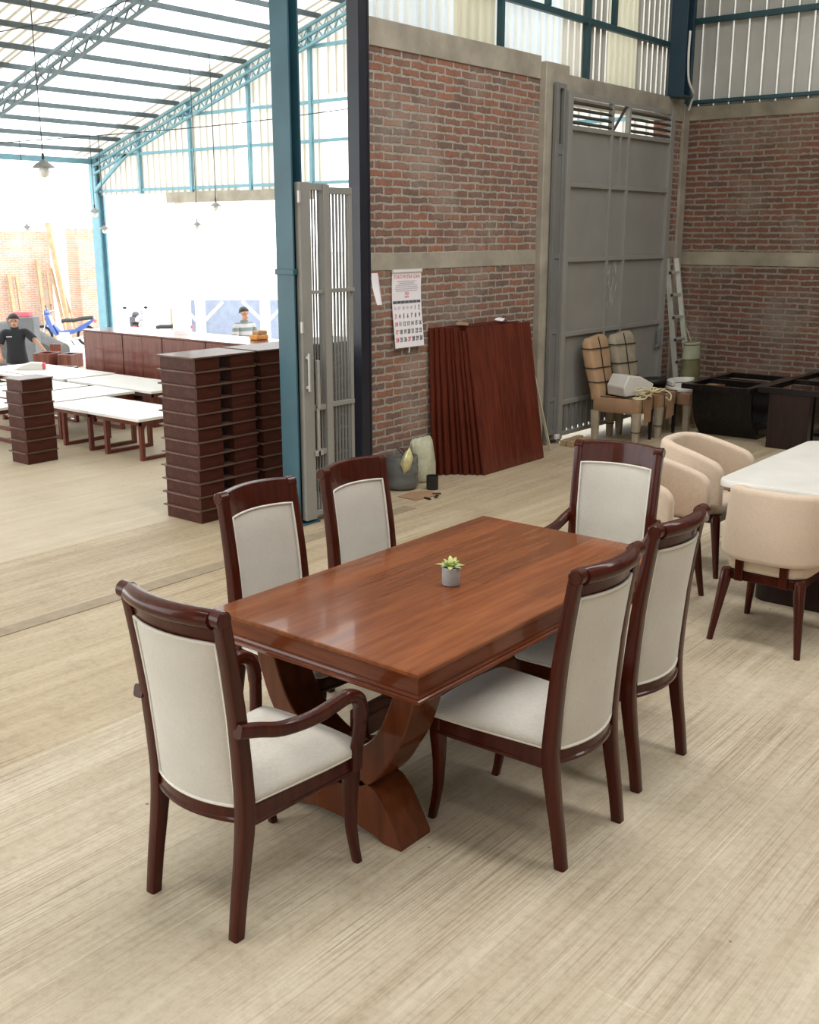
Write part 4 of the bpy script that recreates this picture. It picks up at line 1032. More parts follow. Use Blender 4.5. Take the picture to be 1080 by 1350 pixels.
for i in range(15):
    a = -0.2 + PI*1.05*i/14
    rings.append([(0.24*math.cos(a)+0.0, 0.16*math.sin(a), z) if k < 2 else (0.17*math.cos(a), 0.10*math.sin(a), z) for k, z in enumerate((0.0, 0.055, 0.055, 0.0))])
cp = cp.rings(rings).build('curved_backrest', FOAM, None, bevel=0.008); cp.location = (11.35, 5.20, 0.505)
tag(cp, 'white curved backrest piece lying on top of the round seat pad', 'backrest')
round_pad('black round seat pad behind the white seat pads, against the gate', (11.46, 5.60, 0.475), 0.17, 0.05, STRAP)
bkst = thing('black_stool', 'dark stool under the black seat pad behind the wrapped chairs', 'stool', (11.46, 5.60, 0))
MB().lathe([(0, 0.43), (0.15, 0.43), (0.15, 0.474), (0, 0.474)], 24).build('seat', BLACKW, bkst)
for a in range(4): MB().tube([(0.12*math.cos(a*PI/2+.7), 0.12*math.sin(a*PI/2+.7), 0.44), (0.16*math.cos(a*PI/2+.7), 0.16*math.sin(a*PI/2+.7), 0.0)], 0.015, 8).build('leg', METAL, bkst)

def carton(label, loc, size, rz, mt=CARD):
    r = thing('cardboard_box', label, 'box', loc, rz, 'cardboard boxes near the ladder')
    a, b, c = size[0]/2, size[1]/2, size[2]
    MB().box(-a, a, -b, b, 0, c).build('carton', mt, r, bevel=0.006)
    MB().box(-a-0.002, a+0.002, -0.03, 0.03, c-0.0, c+0.002).box(-0.03, 0.03, -b-0.002, -b, c-0.10, c).build('tape', CARD_D, r)
    MB().box(-a*0.2, a*0.75, -b-0.0015, -b, 0.06, 0.10).box(-a*0.15, a*0.6, -b-0.0015, -b, 0.115, 0.13).build('printed_mark', STRAP, r)
    return r
carton('brown cardboard box with a dark printed mark, on the floor behind the white seat pads', (11.93, 5.28, 0), (0.50, 0.36, 0.42), 0.05)
o = carton('smaller brown cardboard box behind the boat-shaped black table', (12.42, 5.20, 0), (0.30, 0.36, 0.30), 0.05, CARD_D)
MB().box(-0.24, 0.24, -0.186, -0.181, 0.26, 0.42).build('loose_flap', CARD_D, bpy.data.objects['cardboard_box'])

ld = thing('ladder', 'grey metal ladder leaning in the corner, right of the louvred gate', 'ladder', (12.02, 5.60, 0))
rl = MB()
for s in (0, 1): rl.bar((0.06 + 0.34*s + 0.02*s, -0.04, 0.0), (0.03 + 0.26*s, 0.22, 1.86), 0.03, 0.06, (0, -1, 0.1))
rl.build('side_rails', plain('weathered_ladder', (0.40, 0.40, 0.36), 0.6), ld, bevel=0.003)
for k in range(7):
    t = (0.14 + 0.26*k)/1.86
    MB().bar((0.06 - 0.03*t, -0.04+0.26*t, 1.86*t), (0.42 - 0.13*t, -0.04+0.26*t, 1.86*t), 0.045, 0.025).build('rung', plain('ladder_rung', (0.40, 0.40, 0.36), 0.6), ld)
bt_ = MB()
for k in range(7):
    t = (0.14+0.26*k)/1.86; bt_.ball((0.045-0.03*t, -0.075+0.26*t, 1.86*t), 0.018, 6)
bt_.build('rung_bolts', STRAP, ld)
bg_ = MB(); rings = []
for z, a, b in ((0.40, 0.17, 0.08), (0.44, 0.185, 0.09), (0.60, 0.165, 0.085), (0.74, 0.15, 0.08), (0.86, 0.14, 0.07), (0.90, 0.135, 0.05)):
    rings.append([(a*math.cos(2*PI*j/24)*(1+0.06*math.sin(4*j+z*9)), b*math.sin(2*PI*j/24)*(1+0.1*math.sin(3*j+z*12)), z) for j in range(24)])
hb_ = thing('hanging_bag', 'olive green cloth bag hanging on the ladder in the corner', 'bag', (12.19, 5.50, 0))
bg_.rings(rings).build('bag', OLIVE, hb_, smooth=60)
MB().tube([(0.14*math.cos(2*PI*j/20), 0.075*math.sin(2*PI*j/20), 0.88) for j in range(20)], 0.016, 6, True).build('rolled_rim', SAGE, hb_, smooth=60)
rings = []
for z, a, b in ((0.70, 0.168, 0.09), (0.76, 0.162, 0.088), (0.86, 0.152, 0.08)):
    rings.append([(a*math.cos(2*PI*j/24), b*math.sin(2*PI*j/24), z) for j in range(24)])
MB().rings(rings, caps=False).build('printed_band', SAGE, hb_, smooth=60)
MB().tube(smooth_path([(-0.06, 0.03, 0.88), (-0.04, 0.10, 1.04), (0.02, 0.10, 1.06), (0.06, 0.03, 0.88)], 5), 0.008, 6).build('strap', SAGE, hb_, smooth=60)

# ------------------------------------------------------------------ stacked tray units in the opening
ORD = ['topmost', 'second', 'third', 'fourth', 'fifth', 'sixth', 'seventh', 'eighth', 'ninth', 'tenth', 'eleventh', 'lowest']
def tray_unit(label, loc, lx, ly, h, nbox, group, lip=0.03):
    r = thing('tray_unit', label, 'drawer unit', loc, 0, group)
    MB().box(-lip, lx+lip*0.3, -0.012, ly+lip*0.4, h-0.012, h).build('plate', BROWNP, r, bevel=0.002)
    bw = 0.235
    for k in range(nbox):
        x0 = 0.0 if k == 0 else lx - bw
        x1 = bw if nbox > 1 else lx
        x1 = x0 + (bw if nbox > 1 else lx)
        m = MB(); t = 0.014
        m.rings([[(x0, 0, 0), (x1, 0, 0), (x1, ly, 0), (x0, ly, 0)], [(x0, 0, h-0.0135), (x1, 0, h-0.0135), (x1, ly, h-0.0135), (x0, ly, h-0.0135)],
                 [(x0+t, t, h-0.0135), (x1-t, t, h-0.0135), (x1-t, ly-t, h-0.0135), (x0+t, ly-t, h-0.0135)], [(x0+t, t, 0), (x1-t, t, 0), (x1-t, ly-t, 0), (x0+t, ly-t, 0)]], False, True)
        m.build('drawer_box', BROWNW, r, bevel=0.0015)
    return r
def tray_stack(n, loc, lx, ly, h, nbox, where, group):
    first = None
    for i in range(n):
        lab = f'dark brown wooden drawer unit, {ORD[n-1-i] if n == 12 or i > 0 else "lowest"} of {where}'
        if i == n-1: lab = f'dark brown wooden drawer unit, topmost of {where}'
        p = (loc[0] + random.uniform(-.006, .006), loc[1] + random.uniform(-.008, .008), i*h)
        if first is None: first = tray_unit(lab, p, lx, ly, h, nbox, group)
        else: copy_tree(first, lab, p, 0)
tray_stack(12, (5.175, 6.205), 0.585, 0.405, 0.1055, 2, 'the tall stack left of the teal column', 'drawer units stacked beside the teal column')
tray_stack(12, (5.845, 6.215), 0.585, 0.405, 0.1055, 2, 'the tall stack half hidden by the teal column', 'drawer units stacked beside the teal column')
tray_stack(12, (6.515, 6.21), 0.585, 0.405, 0.1055, 2, 'the tall stack seen through the bar gate', 'drawer units stacked beside the teal column')
tray_stack(7, (5.565, 9.185), 0.325, 0.27, 0.1165, 1, 'the short stack at the left photo edge', 'drawer units in the short stack')

# ------------------------------------------------------------------ low white topped tables in the far hall
def coffee_table(label, x0, x1, y0, y1, along, z=0.43, hole=False):
    r = thing('coffee_table', label, 'table', ((x0+x1)/2, (y0+y1)/2, 0), 0, 'low white topped tables in the far hall')
    a, b = (x1-x0)/2, (y1-y0)/2
    if hole:
        MB().rings([[(sx*k*a, sy*k*b, zz) for sx, sy in ((-1, -1), (1, -1), (1, 1), (-1, 1))] for k, zz in ((1, z-0.03), (1, z), (0.72, z), (0.72, z-0.03))], False, True).build('white_top', LAMIN, r, bevel=0.003)
        MB().box(-0.72*a, 0.72*a, -0.72*b, 0.72*b, z-0.10, z-0.085).build('recess', ESPRESSO, r)
    else: MB().box(-a, a, -b, b, z-0.028, z).build('white_top', LAMIN, r, bevel=0.003)
    ap = MB(); q = 0.05
    ap.box(-a+q, a-q, -b+q, -b+q+0.02, z-0.075, z-0.029).box(-a+q, a-q, b-q-0.02, b-q, z-0.075, z-0.029).box(-a+q, -a+q+0.02, -b+q, b-q, z-0.075, z-0.029).box(a-q-0.02, a-q, -b+q, b-q, z-0.075, z-0.029)
    ap.build('apron', CABW, r)
    def loop(axis, at, w_):
        m = MB(); t = 0.042; zt = z-0.030
        out = [(-w_, 0.0), (w_, 0.0), (w_, zt), (-w_, zt)]
        arc = lambda cx, s: [(cx + s*0.06*math.cos(k), zt-t-0.06+0.06*math.sin(k)) for k in (0, .5, 1.05, 1.57)]
        inn = [(-w_+t, t*0.8), (w_-t, t*0.8)] + arc(w_-t-0.06, 1) + arc(-w_+t+0.06, -1)[::-1]
        # outer ring resampled to match
        o2 = [out[0], out[1]] + [(w_, zt-t-0.06), (w_, zt-0.04), (w_, zt), (w_-0.1, zt)] + [(-w_+0.1, zt), (-w_, zt), (-w_, zt-0.04), (-w_, zt-t-0.06)]
        def P(u, v, d): return (u, at+d, v) if axis == 'X' else (at+d, u, v)
        m.rings([[P(u, v, -0.02) for u, v in o2], [P(u, v, 0.02) for u, v in o2], [P(u, v, 0.02) for u, v in inn], [P(u, v, -0.02) for u, v in inn]], False, True)
        m.build('loop_leg', CABW, r, smooth=0)
    if along == 'Y':
        for at in (-b+0.10, b-0.16): loop('X', at, a-0.08)
    else:
        for at in (-a+0.12, a-0.12): loop('Y', at, b-0.08)
    return r
coffee_table('low white topped table with brown loop legs, nearest the tall drawer stack', 6.27, 7.00, 8.38, 9.20, 'Y')
coffee_table('low white topped table joined behind the nearest one, its loop legs in view', 6.27, 7.00, 9.21, 9.92, 'Y')
coffee_table('low white topped table behind the short drawer stack, second from the front', 6.42, 7.45, 9.99, 10.72, 'X')
coffee_table('low white topped table beside the tall drawer stack, deeper than the joined pair', 7.53, 8.25, 9.80, 11.42, 'Y')
coffee_table('low white topped table right behind the short drawer stack, third from the front', 6.35, 7.40, 10.80, 11.52, 'X')
coffee_table('low white topped table in front of the row of cabinets, white wedge lying on it', 7.53, 8.30, 11.50, 13.30, 'Y')
coffee_table('low white table with a rectangular dark recess, behind the short drawer stack', 6.75, 7.45, 11.62, 12.85, 'Y', hole=True)
coffee_table('low white topped table at the left photo edge, left of the short drawer stack', 4.95, 6.20, 10.05, 10.75, 'X')
coffee_table('low white topped table at the left photo edge, farthest back', 6.70, 7.45, 12.95, 14.4, 'Y')
wd = MB().prism([(-0.20, 0.0), (0.16, 0.0), (0.16, 0.075), (0.02, 0.085), (-0.10, 0.05)], 'Y', -0.09, 0.09).box(0.161, 0.20, -0.08, 0.08, 0.005, 0.07, 1).build('white_wedge', [FOAM, INK_R], None, bevel=0.004)
wd.location = (7.85, 12.72, 0.431); wd.rotation_euler = (0, 0, -0.6); tag(wd, 'white wedge shaped packet with a red end lying on a low white table', 'packet')

# ------------------------------------------------------------------ cabinets
def cabinet(label, x0, y0, y1, dx, h, group='red brown cabinets in the far hall'):
    r = thing('cabinet', label, 'cabinet', (x0, (y0+y1)/2, 0), 0, group)
    b = (y1-y0)/2
    MB().box(0.022, dx, -b+0.004, b-0.004, 0.06, h-0.022).box(0.05, dx-0.02, -b+0.02, b-0.02, 0, 0.06).build('body', CABW, r, bevel=0.003)
    MB().box(-0.008, dx+0.008, -b+0.001, b-0.001, h-0.0218, h).build('top', CABW, r, bevel=0.003)
    for s in (-1, 1): MB().box(0.0, 0.0215, (-b+0.008 if s < 0 else 0.002), (-0.002 if s < 0 else b-0.008), 0.07, h-0.026).build('door', CABW, r, bevel=0.002)
    return r
ys = [12.80, 11.93, 11.11, 10.27, 9.42, 8.58]
wh = ['leftmost', 'second from the left', 'third from the left', 'fourth from the left', 'last, behind the tall drawer stacks']
for row in range(2):
    for k in range(5 if row == 0 else 4):
        cabinet(f'reddish brown cabinet in the {"front" if row == 0 else "rear"} row of cabinets, {wh[k]}', 8.75 + row*0.345, ys[k+1], ys[k], 0.32, 0.88)
og = MB().box(-0.10, 0.10, -0.07, 0.07, 0, 0.06).box(-0.06, 0.09, -0.06, 0.06, 0.06, 0.11, 1).build('power_tool', [ORANGE, CARD], None, bevel=0.012); og.location = (9.25, 9.85, 0.881)
tag(og, 'small orange tool box on the rear row of cabinets near the teal column', 'tool')
def small_box(label, loc, s, rz=0.0):
    r = thing('wooden_box', label, 'box', loc, rz, 'small red brown wooden boxes'); a, b, c = s[0]/2, s[1]/2, s[2]; t = 0.018
    MB().rings([[(sx*(a-o), sy*(b-o), z) for sx, sy in ((-1, -1), (1, -1), (1, 1), (-1, 1))] for o, z in ((0, 0), (0, c), (t, c), (t, 0.02))], True, False).build('carcass', CABW, r, bevel=0.002)
    return r
small_box('open red brown wooden box at the left end of the cabinets', (8.62, 13.25, 0), (0.42, 0.34, 0.34), 0.3)
small_box('small red brown box standing before the leftmost cabinet', (8.55, 12.35, 0), (0.16, 0.40, 0.36))
small_box('small red brown box before the second cabinet from the left', (8.55, 11.82, 0), (0.16, 0.42, 0.36))
small_box('small red brown box before the third cabinet, half behind the drawer stack', (8.55, 11.0, 0), (0.16, 0.42, 0.34))
small_box('dark wooden box left of two, on the floor edge beside the man in black', (10.15, 15.90, 0), (0.35, 0.30, 0.24), 0.4)
small_box('dark wooden box right of two, on the floor edge beside the man in black', (10.40, 15.62, 0), (0.35, 0.26, 0.22), 0.4)
hb2 = MB().box(-0.10, 0.10, -0.012, 0.012, 0, 1.15).build('dark_board', CABW, None, bevel=0.003); hb2.location = (11.27, 17.36, -0.95); hb2.rotation_euler = (0.0, 0, -0.8)
tag(hb2, 'dark upright wooden board held by the man in the black shirt', 'board')

# ------------------------------------------------------------------ people in the yard
def skin_mesh(name, verts, edges, mat, parent, levels=2):
    me = bpy.data.meshes.new(name); me.from_pydata([v[0] for v in verts], edges, []); me.update()
    o = bpy.data.objects.new(name, me); COL.objects.link(o)
    md = o.modifiers.new('skin', 'SKIN'); md.branch_smoothing = 0.5
    sv = me.skin_vertices[0].data
    for i, v in enumerate(verts):
        r = v[1]; sv[i].radius = r if isinstance(r, tuple) else (r, r); sv[i].use_root = (i == 0)
    sb = o.modifiers.new('sub', 'SUBSURF'); sb.levels = levels; sb.render_levels = levels
    dg = bpy.context.evaluated_depsgraph_get(); m2 = bpy.data.meshes.new_from_object(o.evaluated_get(dg))
    bpy.data.objects.remove(o); m2.name = name; m2.materials.clear(); m2.materials.append(mat)
    m2.polygons.foreach_set('use_smooth', [True]*len(m2.polygons))
    r = bpy.data.objects.new(name, m2); COL.objects.link(r); r.parent = parent; return r
def person(label, loc, rz, arms_pose, head_tilt, shirt, trouser, short_legs):
    root = thing('person', label, 'person', loc, rz)
    V = []; Ed = []
    def add(p, r, par=None):
        V.append((Vector(p), r)); i = len(V)-1
        if par is not None: Ed.append((par, i))
        return i
    pel = add((0, 0, 0.93), 0.115); sp = add((0, 0, 1.08), 0.115, pel); ch = add((0, 0.005, 1.26), 0.125, sp); nb = add((0, 0, 1.41), 0.062, ch)
    hy_, hz = head_tilt
    nk = add((0, 0.012, 1.46), 0.052, nb); h1 = add((0, 0.03 + hy_*0.4, 1.525), 0.066, nk); h2 = add((0, 0.025 + hy_*0.8, 1.60 - hz*0.5), 0.082, h1); h3 = add((0, 0.01 + hy_, 1.665 - hz), 0.062, h2)
    add((0, 0.122 + hy_*0.6, 1.545 - hz*0.6), 0.012, h1)
    for s in (-1, 1):
        add((s*0.09, 0.02+hy_*0.7, 1.575-hz*0.3), 0.014, h2)
    joints = {}
    for s, key in ((-1, 'L'), (1, 'R')):
        el, wr = arms_pose[key]
        sh = add((s*0.175, 0, 1.375), 0.055, ch)
        e = add(el, 0.040, sh); w_ = add(wr, 0.028, e)
        d = (Vector(wr) - Vector(el)).normalized(); pm = Vector(wr) + d*0.06; p_ = add(pm, 0.032, w_)
        sd = d.cross(Vector((0, 0, 1))); sd = sd.normalized() if sd.length > 0.1 else Vector((1, 0, 0))
        up = sd.cross(d)
        for k in range(4):
            b = pm + sd*(k-1.5)*0.019; L = (0.062, 0.075, 0.072, 0.055)[k]
            f1 = add(b + d*0.035, 0.010, p_); f2 = add(b + d*(0.035+L*0.55) - up*0.012, 0.009, f1); add(b + d*(0.03+L*0.85) - up*0.04, 0.008, f2)
        t1 = add(Vector(wr) + d*0.03 + sd*0.038, 0.011, p_); add(Vector(wr) + d*0.075 + sd*0.058 - up*0.02, 0.010, t1)
        joints[key] = (Vector(el), s)
        hp = add((s*0.085, 0, 0.86), 0.088, pel); kn = add((s*0.10, 0.02, 0.49), 0.056, hp); cf = add((s*0.102, -0.012, 0.34), 0.053, kn); an = add((s*0.105, -0.02, 0.09), 0.038, cf); add((s*0.115, 0.11, 0.035), 0.033, an)
    body = skin_mesh('body', V, Ed, SKIN, root)
    # clothing follows the body: the covered part of the body's surface, set off by a few millimetres and thickened
    def cloth(name, keep, off, mat):
        bm = bmesh.new(); bm.from_mesh(body.data)
        bmesh.ops.delete(bm, geom=[f for f in bm.faces if not keep(f.calc_center_median())], context='FACES')
        bm.normal_update()
        for v in bm.verts: v.co += v.normal*(off(v.co) if callable(off) else off)
        me = bpy.data.meshes.new(name); bm.to_mesh(me); bm.free(); me.materials.clear(); me.materials.append(mat)
        me.polygons.foreach_set('use_smooth', [True]*len(me.polygons))
        o = bpy.data.objects.new(name, me); COL.objects.link(o); o.parent = root
        md = o.modifiers.new('solid', 'SOLIDIFY'); md.thickness = 0.012; md.offset = 1; return o
    def upper_arm(c):
        for key in 'LR':
            el, s = joints[key]; sh = Vector((s*0.175, 0, 1.375)); d = el - sh; t = (c - sh).dot(d)/d.dot(d)
            if (c - (sh + d*max(0, min(1, t)))).length < 0.085 and s*c.x > 0.155: return t
        return None
    def keep_shirt(c):
        t = upper_arm(c)
        if t is not None: return t < 0.80
        if abs(c.x) > 0.19: return False
        return 0.80 < c.z < 1.452
    cloth('t_shirt', keep_shirt, lambda c: 0.012 + 0.020*max(0, min(1, (1.30 - c.z)/0.3)), shirt)
    cloth('shorts' if short_legs else 'trousers', lambda c: (0.50 if short_legs else 0.10) < c.z < 0.98 and upper_arm(c) is None and abs(c.x) < 0.21, 0.016, trouser)
    hm = MB(); c = Vector((0, -0.008 + hy_*0.92, 1.632 - hz*0.7)); rings = []
    for i in range(1, 10):
        a = -0.35 + (PI/2+0.30)*i/9.2
        rings.append([(c.x + 0.096*math.cos(a)*math.cos(2*PI*j/24), c.y + (0.112 if math.sin(2*PI*j/24) < 0 else 0.098)*math.cos(a)*math.sin(2*PI*j/24), c.z + 0.088*math.sin(a) - (0.035 if math.sin(2*PI*j/24) < -0.2 and i < 4 else 0) + (0.02 if math.sin(2*PI*j/24) > 0.3 and i < 4 else 0)) for j in range(24)])
    hm.rings(rings).build('hair', HAIR, root, smooth=80)
    for s in (-1, 1): MB().ball((s*0.034, 0.098 + hy_*0.75, 1.592 - hz*0.6), (0.012, 0.006, 0.008), 6).build('eye', HAIR, root)
    MB().ball((0, 0.093 + hy_*0.5, 1.512 - hz*0.6), (0.024, 0.008, 0.006), 6).build('mouth', plain('lips', (0.25, 0.09, 0.07), 0.5), root)
    return root
yaw_cam = math.atan2(-0.628, 0.778)
p1 = person('man in a black T-shirt and grey shorts reaching for a board, far left', (10.86, 17.98, -0.951), PI - 0.60,
            {'L': ((-0.36, 0.14, 1.20), (-0.50, 0.26, 1.03)), 'R': ((0.30, 0.04, 1.12), (0.26, 0.22, 0.96))}, (0.05, 0.02), SHIRT, SHORTS, True)
MB().box(0.05, 0.15, 0.145, 0.150, 1.285, 1.30).build('chest_print', INK_F, p1)
STRIPE = plain('grey_green_striped_cotton', (0.20, 0.22, 0.22), 0.9)
nt = STRIPE.node_tree; wv = N(nt, 'ShaderNodeTexWave'); wv.bands_direction = 'Z'; wv.inputs['Scale'].default_value = 2.2; nt.links.new(mapping(nt), wv.inputs['Vector'])
nt.links.new(ramp(nt, wv.outputs['Fac'], [(0.4, (0.13, 0.16, 0.15)), (0.6, (0.36, 0.35, 0.36))]), nt.nodes['Principled BSDF'].inputs['Base Color'])
person('man in a grey striped shirt standing behind the cabinets in the bright yard', (14.55, 15.90, -0.951), PI - 0.20,
       {'L': ((-0.24, 0.03, 1.12), (-0.22, 0.20, 0.95)), 'R': ((0.24, 0.03, 1.12), (0.22, 0.18, 0.95))}, (0.01, 0.0), STRIPE, SHORTS, False)

# ------------------------------------------------------------------ motorbikes, tools and clutter in the yard
def motorbike(label, loc, rz, paint):
    r = thing('motorbike', label, 'motorbike', loc, rz, 'motorbikes in the yard')
    for x in (-0.62, 0.62):
        wm = MB().torus((x, 0, 0.29), 0.255, 0.035, 'Y', 28, 8).build('tyre', RUBBER, r, smooth=60)
        hm = MB().torus((x, 0, 0.29), 0.215, 0.012, 'Y', 24, 6)
        for k in range(10):
            a = 2*PI*k/10; hm.bar((x, 0, 0.29), (x+0.212*math.cos(a), 0, 0.29+0.212*math.sin(a)), 0.006, 0.006, (0, 1, 0))
        hm.lathe([(0, -0.05), (0.05, -0.05), (0.05, 0.05), (0, 0.05)], 14)
        hm.build('wheel_rim', SILVER, wm, smooth=40)
    fk = MB()
    for y in (-0.07, 0.07): fk.tube([(0.62, y, 0.29), (0.47, y, 0.72), (0.42, y*0.5, 0.88)], 0.020, 8)
    fk.tube(smooth_path([(0.34, -0.33, 0.98), (0.40, -0.20, 0.97), (0.42, 0, 0.93), (0.40, 0.20, 0.97), (0.34, 0.33, 0.98)], 4), 0.014, 8)
    fk.build('fork_and_handlebar', SILVER, r, smooth=60)
    for s in (-1, 1):
        mr = MB(); mr.tube([(0.38, s*0.22, 0.98), (0.40, s*0.27, 1.10)], 0.007, 6); mr.ball((0.40, s*0.28, 1.13), (0.012, 0.055, 0.035), 8); mr.build('mirror', STRAP, r, smooth=60)
    hd = MB(); hd.ball((0.46, 0, 0.93), (0.09, 0.11, 0.10), 10); hd.build('headlight_cowl', paint, r, smooth=70)
    MB().ball((0.54, 0, 0.91), (0.03, 0.065, 0.06), 8).build('headlight', GLASSY, r, smooth=70)
    ls = MB(); ls.prism([(0.44, 0.90), (0.50, 0.78), (0.34, 0.42), (0.22, 0.30), (0.16, 0.32), (0.28, 0.56), (0.38, 0.88)], 'Y', -0.17, 0.17); ls.build('leg_shield', paint, r, bevel=0.02)
    fm = MB(); rings = []
    for i in range(9):
        a = -0.15 + (PI*0.75)*i/8; rings.append([(0.62+0.315*math.cos(a), -0.06, 0.29+0.315*math.sin(a)), (0.62+0.315*math.cos(a), 0.06, 0.29+0.315*math.sin(a)), (0.62+0.30*math.cos(a), 0.06, 0.29+0.30*math.sin(a)), (0.62+0.30*math.cos(a), -0.06, 0.29+0.30*math.sin(a))])
    fm.rings(rings).build('front_mudguard', paint, r, smooth=50)
    MB().prism([(0.30, 0.62), (0.12, 0.44), (-0.30, 0.48), (-0.50, 0.60), (-0.86, 0.78), (-0.84, 0.70), (-0.55, 0.46), (-0.20, 0.34), (0.16, 0.32)], 'Y', -0.10, 0.10).build('body_cover', paint, r, bevel=0.02)
    st_ = MB(); rings = []
    for x, z, wv_ in ((0.06, 0.70, 0.07), (-0.05, 0.73, 0.11), (-0.30, 0.73, 0.13), (-0.45, 0.77, 0.13), (-0.75, 0.80, 0.11), (-0.82, 0.80, 0.07)):
        rings.append([(x, -wv_, z), (x, -wv_*0.8, z+0.045), (x, wv_*0.8, z+0.045), (x, wv_, z), (x, wv_*0.8, z-0.06), (x, -wv_*0.8, z-0.06)])
    st_.rings(rings).build('seat', STRAP, r, bevel=0.01)
    MB().box(-0.16, 0.14, -0.12, 0.12, 0.20, 0.40).lathe([(0, -0.02), (0.085, -0.02), (0.085, 0.0), (0, 0.0)], 16, (0.0, 0.0, 0.22)).build('engine', SILVER, r, bevel=0.02)
    MB().tube(smooth_path([(0.12, 0.10, 0.24), (-0.10, 0.15, 0.19), (-0.45, 0.17, 0.25), (-0.85, 0.17, 0.36)], 5), 0.036, 10).build('exhaust', SILVER, r, smooth=60)
    MB().bar((-0.10, -0.08, 0.22), (-0.18, -0.24, 0.0), 0.02, 0.02).build('side_stand', STRAP, r)
    MB().box(-0.90, -0.84, -0.06, 0.06, 0.66, 0.74).build('tail_light', INK_R, r, bevel=0.008)
    return r
GROUND = -0.951
mb1 = motorbike('blue and silver step-through motorbike parked in the yard at the left', (17.80, 26.90, GROUND), 2.30, BLUEP)
mb2 = copy_tree(mb1, 'motorbike parked end-on in the yard behind the row of cabinets', (18.3, 24.3, GROUND), 0.9)
DARKP = plain('dark_grey_plastic_panel', (0.06, 0.062, 0.07), 0.4)
def repaint(o, a, b):
    for c in [o] + list(o.children_recursive):
        if c.type == 'MESH' and c.data.materials and c.data.materials[0] == a:
            c.data = c.data.copy(); c.data.materials[0] = b
mb3 = copy_tree(mb1, 'motorbike parked in the yard behind the cabinets, right of the end-on one', (18.1, 23.1, GROUND), 2.45)
repaint(mb2, BLUEP, DARKP); repaint(mb3, BLUEP, SILVER)
def pail(label, loc):
    r = thing('pail', label, 'bucket', loc)
    MB().lathe([(0, 0), (0.16, 0), (0.20, 0.36), (0.21, 0.38), (0.19, 0.38), (0.15, 0.03), (0, 0.03)], 24).build('body', plain('grey_plastic', (0.22, 0.215, 0.21), 0.7), r, smooth=40)
    MB().tube([(0.2*math.cos(a), 0.2*math.sin(a)*0.4, 0.37+0.04*math.sin(a)) for a in [PI*i/8 for i in range(9)]], 0.006, 6).build('handle', METAL, r)
pail('grey plastic pail in the yard in front of the blue motorbike', (14.75, 23.55, GROUND))
tp = MB(); rings = []
for i in range(13):
    t = i/12; x = -1.3 + 2.6*t; h = 0.60 + 0.50*math.sin(PI*t)**1.2
    rings.append([(x, -0.45, 0), (x, -0.40, h*0.85), (x, -0.12, h), (x, 0.12, h*1.02), (x, 0.40, h*0.84), (x, 0.45, 0)])
tp = tp.rings(rings).build('tarpaulin_heap', TARP, None, smooth=50); tp.location = (13.75, 23.1, GROUND); tp.rotation_euler = (0, 0, -0.89)
tag(tp, 'dark grey tarpaulin draped over a heap in the yard behind the man in black', 'tarpaulin')
cr = thing('grey_crate', 'dark grey upright crate in front of the tarpaulin heap', 'crate', (12.62, 20.55, GROUND), -0.89)
MB().box(-0.28, 0.28, -0.2, 0.2, 0, 1.42).build('body', plain('dark_grey_plastic', (0.10, 0.10, 0.105), 0.7), cr, bevel=0.02)
MB().box(-0.17, 0.17, -0.12, 0.12, 1.42, 1.52).build('red_lid', INK_R, cr, bevel=0.01)
for k, (x, y, h, r_, lx, ly) in enumerate(((18.30, 28.6, 2.35, 0.045, 0.05, 0.25), (18.52, 28.5, 2.0, 0.03, 0.10, 0.30), (18.80, 28.3, 2.1, 0.035, -0.08, 0.45), (18.95, 28.3, 3.4, 0.06, -0.25, 0.4), (19.15, 28.2, 2.0, 0.03, -0.30, 0.45), (17.35, 28.55, 1.95, 0.05, 0.03, 0.3), (17.55, 28.5, 1.9, 0.04, 0.05, 0.3))):
    m = MB(); m.bar((x, y, GROUND), (x+lx, y+ly, GROUND+h), r_*2, r_*2)
    tag(m.build('timber_pole', PIPEW, None), ['short thick timber pole in the leaning bundle by the yard wall', 'thin timber pole in the bundle, second from the left', 'timber pole leaning left in the bundle by the yard wall', 'tallest timber pole leaning in the bundle by the yard wall', 'timber pole at the right of the leaning bundle', 'timber post left of the pair standing against the yard wall', 'timber post right of the pair standing against the yard wall'][k], 'pole', 'timber poles by the yard wall')
def y_post(label, x, y):
    r = thing('trestle_post', label, 'post', (x, y, GROUND), 0, 'white braced posts in the yard')
    MB().box(-0.09, 0.09, -0.09, 0.09, 0, 1.75).build('post', WHITE, r)
    for s in (-1, 1):
        m = MB(); m.bar((0, 0, 0.85), (s*0.36, -s*0.45, 1.42), 0.07, 0.07); m.build('brace', WHITE, r)
y_post('white braced post in the yard, left of the man in the striped shirt', 18.2, 21.5)
y_post('white braced post in the yard, right behind the man in the striped shirt', 19.4, 20.4)
pf = MB(); pf.bar((19.9, 23.9, -0.30), (21.75, 21.75, -0.30), 0.06, 1.3)
tag(pf.build('panel_fence', CONTAINER), 'blue grey panelled low wall across the yard behind the striped man', 'wall panel')
bp_ = MB(); bp_.bar((19.25, 24.0, -0.4), (19.55, 23.65, -0.4), 0.05, 1.1)
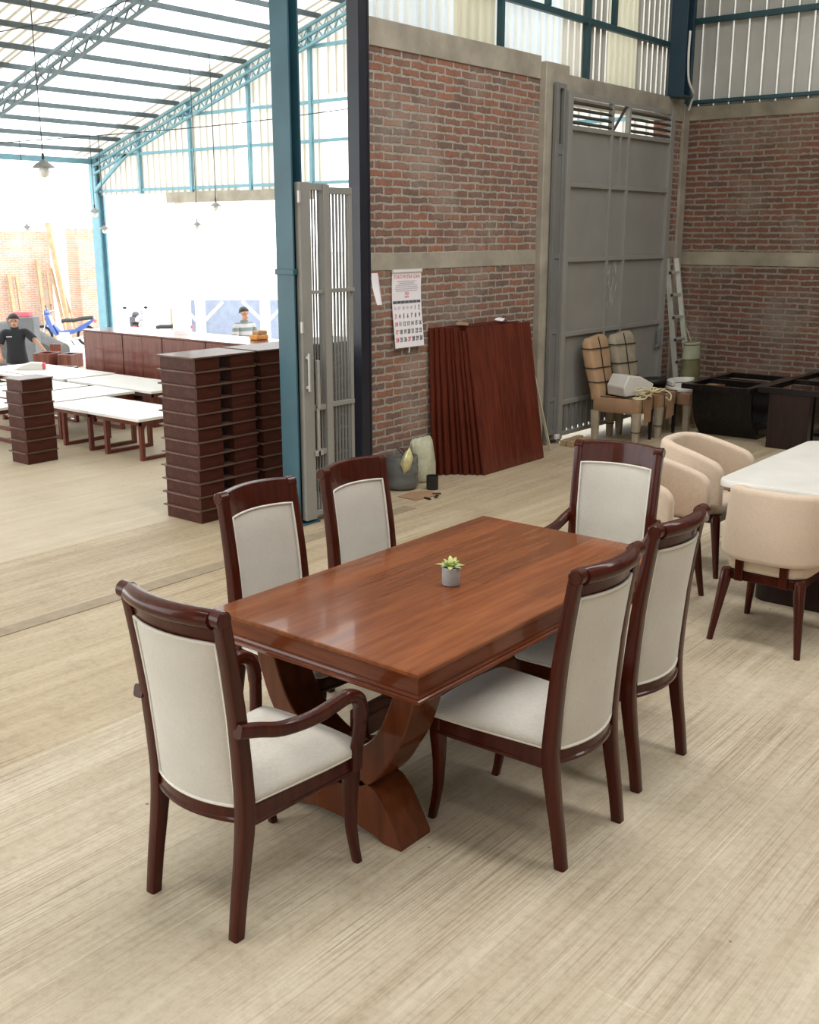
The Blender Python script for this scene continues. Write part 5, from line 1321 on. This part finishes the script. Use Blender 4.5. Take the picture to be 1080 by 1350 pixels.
tag(bp_.build('brown_panel', PIPEW), 'brown board standing at the left end of the blue grey wall', 'board')

# ------------------------------------------------------------------ pendant lamps and cables of the far hall
def pendant(label, x, y, z, s):
    r = thing('pendant_lamp', label, 'lamp', (x, y, z), 0, 'pendant lamps in the far hall')
    MB().lathe([(0.025*s, 0.13*s), (0.05*s, 0.10*s), (0.13*s, 0.055*s), (0.185*s, 0.0), (0.180*s, -0.004*s), (0.12*s, 0.045*s), (0.04*s, 0.085*s), (0.0, 0.09*s)], 24).build('shade', LAMPSH, r, smooth=50)
    MB().lathe([(0.03*s, 0.06*s), (0.075*s, 0.0), (0.09*s, -0.07*s), (0.07*s, -0.13*s), (0.03*s, -0.155*s), (0, -0.16*s)], 18).build('globe', GLASSY, r, smooth=60)
    top = roof_z(y) + 0.088 - z
    MB().tube([(0, 0, 0.12*s), (0, 0, 0.22*s)], 0.022*s, 8).build('socket', STRAP, r)
    MB().tube([(0, 0, 0.2*s), (0, 0, top)], 0.006, 6).build('cord', STRAP, r)
for (x, y, z, s, lb) in ((8.45, 12.95, 2.98, 0.80, 'large pendant lamp at upper left'), (12.55, 14.30, 2.59, 0.55, 'small pendant lamp left of the teal column'), (12.48, 17.59, 2.53, 0.60, 'small pendant lamp beside the corner column'),
                         (11.25, 17.92, 2.24, 0.50, 'small low pendant lamp near the left photo edge'), (12.53, 17.40, 2.225, 0.50, 'lower small pendant lamp just right of the corner column'), (12.17, 14.35, 2.28, 0.45, 'smallest pendant lamp midway between corner column and teal column')):
    pendant(lb + ' in the far hall', x, y, z, s)
for nm, pts in (('lower sagging black cable strung across the far hall, passing the lamps', [(7.6, 13.9, 3.24), (8.14, 13.42, 3.29), (9.9, 11.315, 3.50), (11.2, 9.9, 3.74)]),
                ('upper black cable running up to the roof truss of the far hall', [(7.9, 14.2, 4.60), (8.42, 13.64, 4.69), (9.3, 12.68, 4.97), (9.95, 12.0, 5.30)])):
    tag(MB().tube(smooth_path(pts, 6), 0.006, 6).build('cable', STRAP, None, smooth=60), nm, 'cable', 'cables in the far hall')
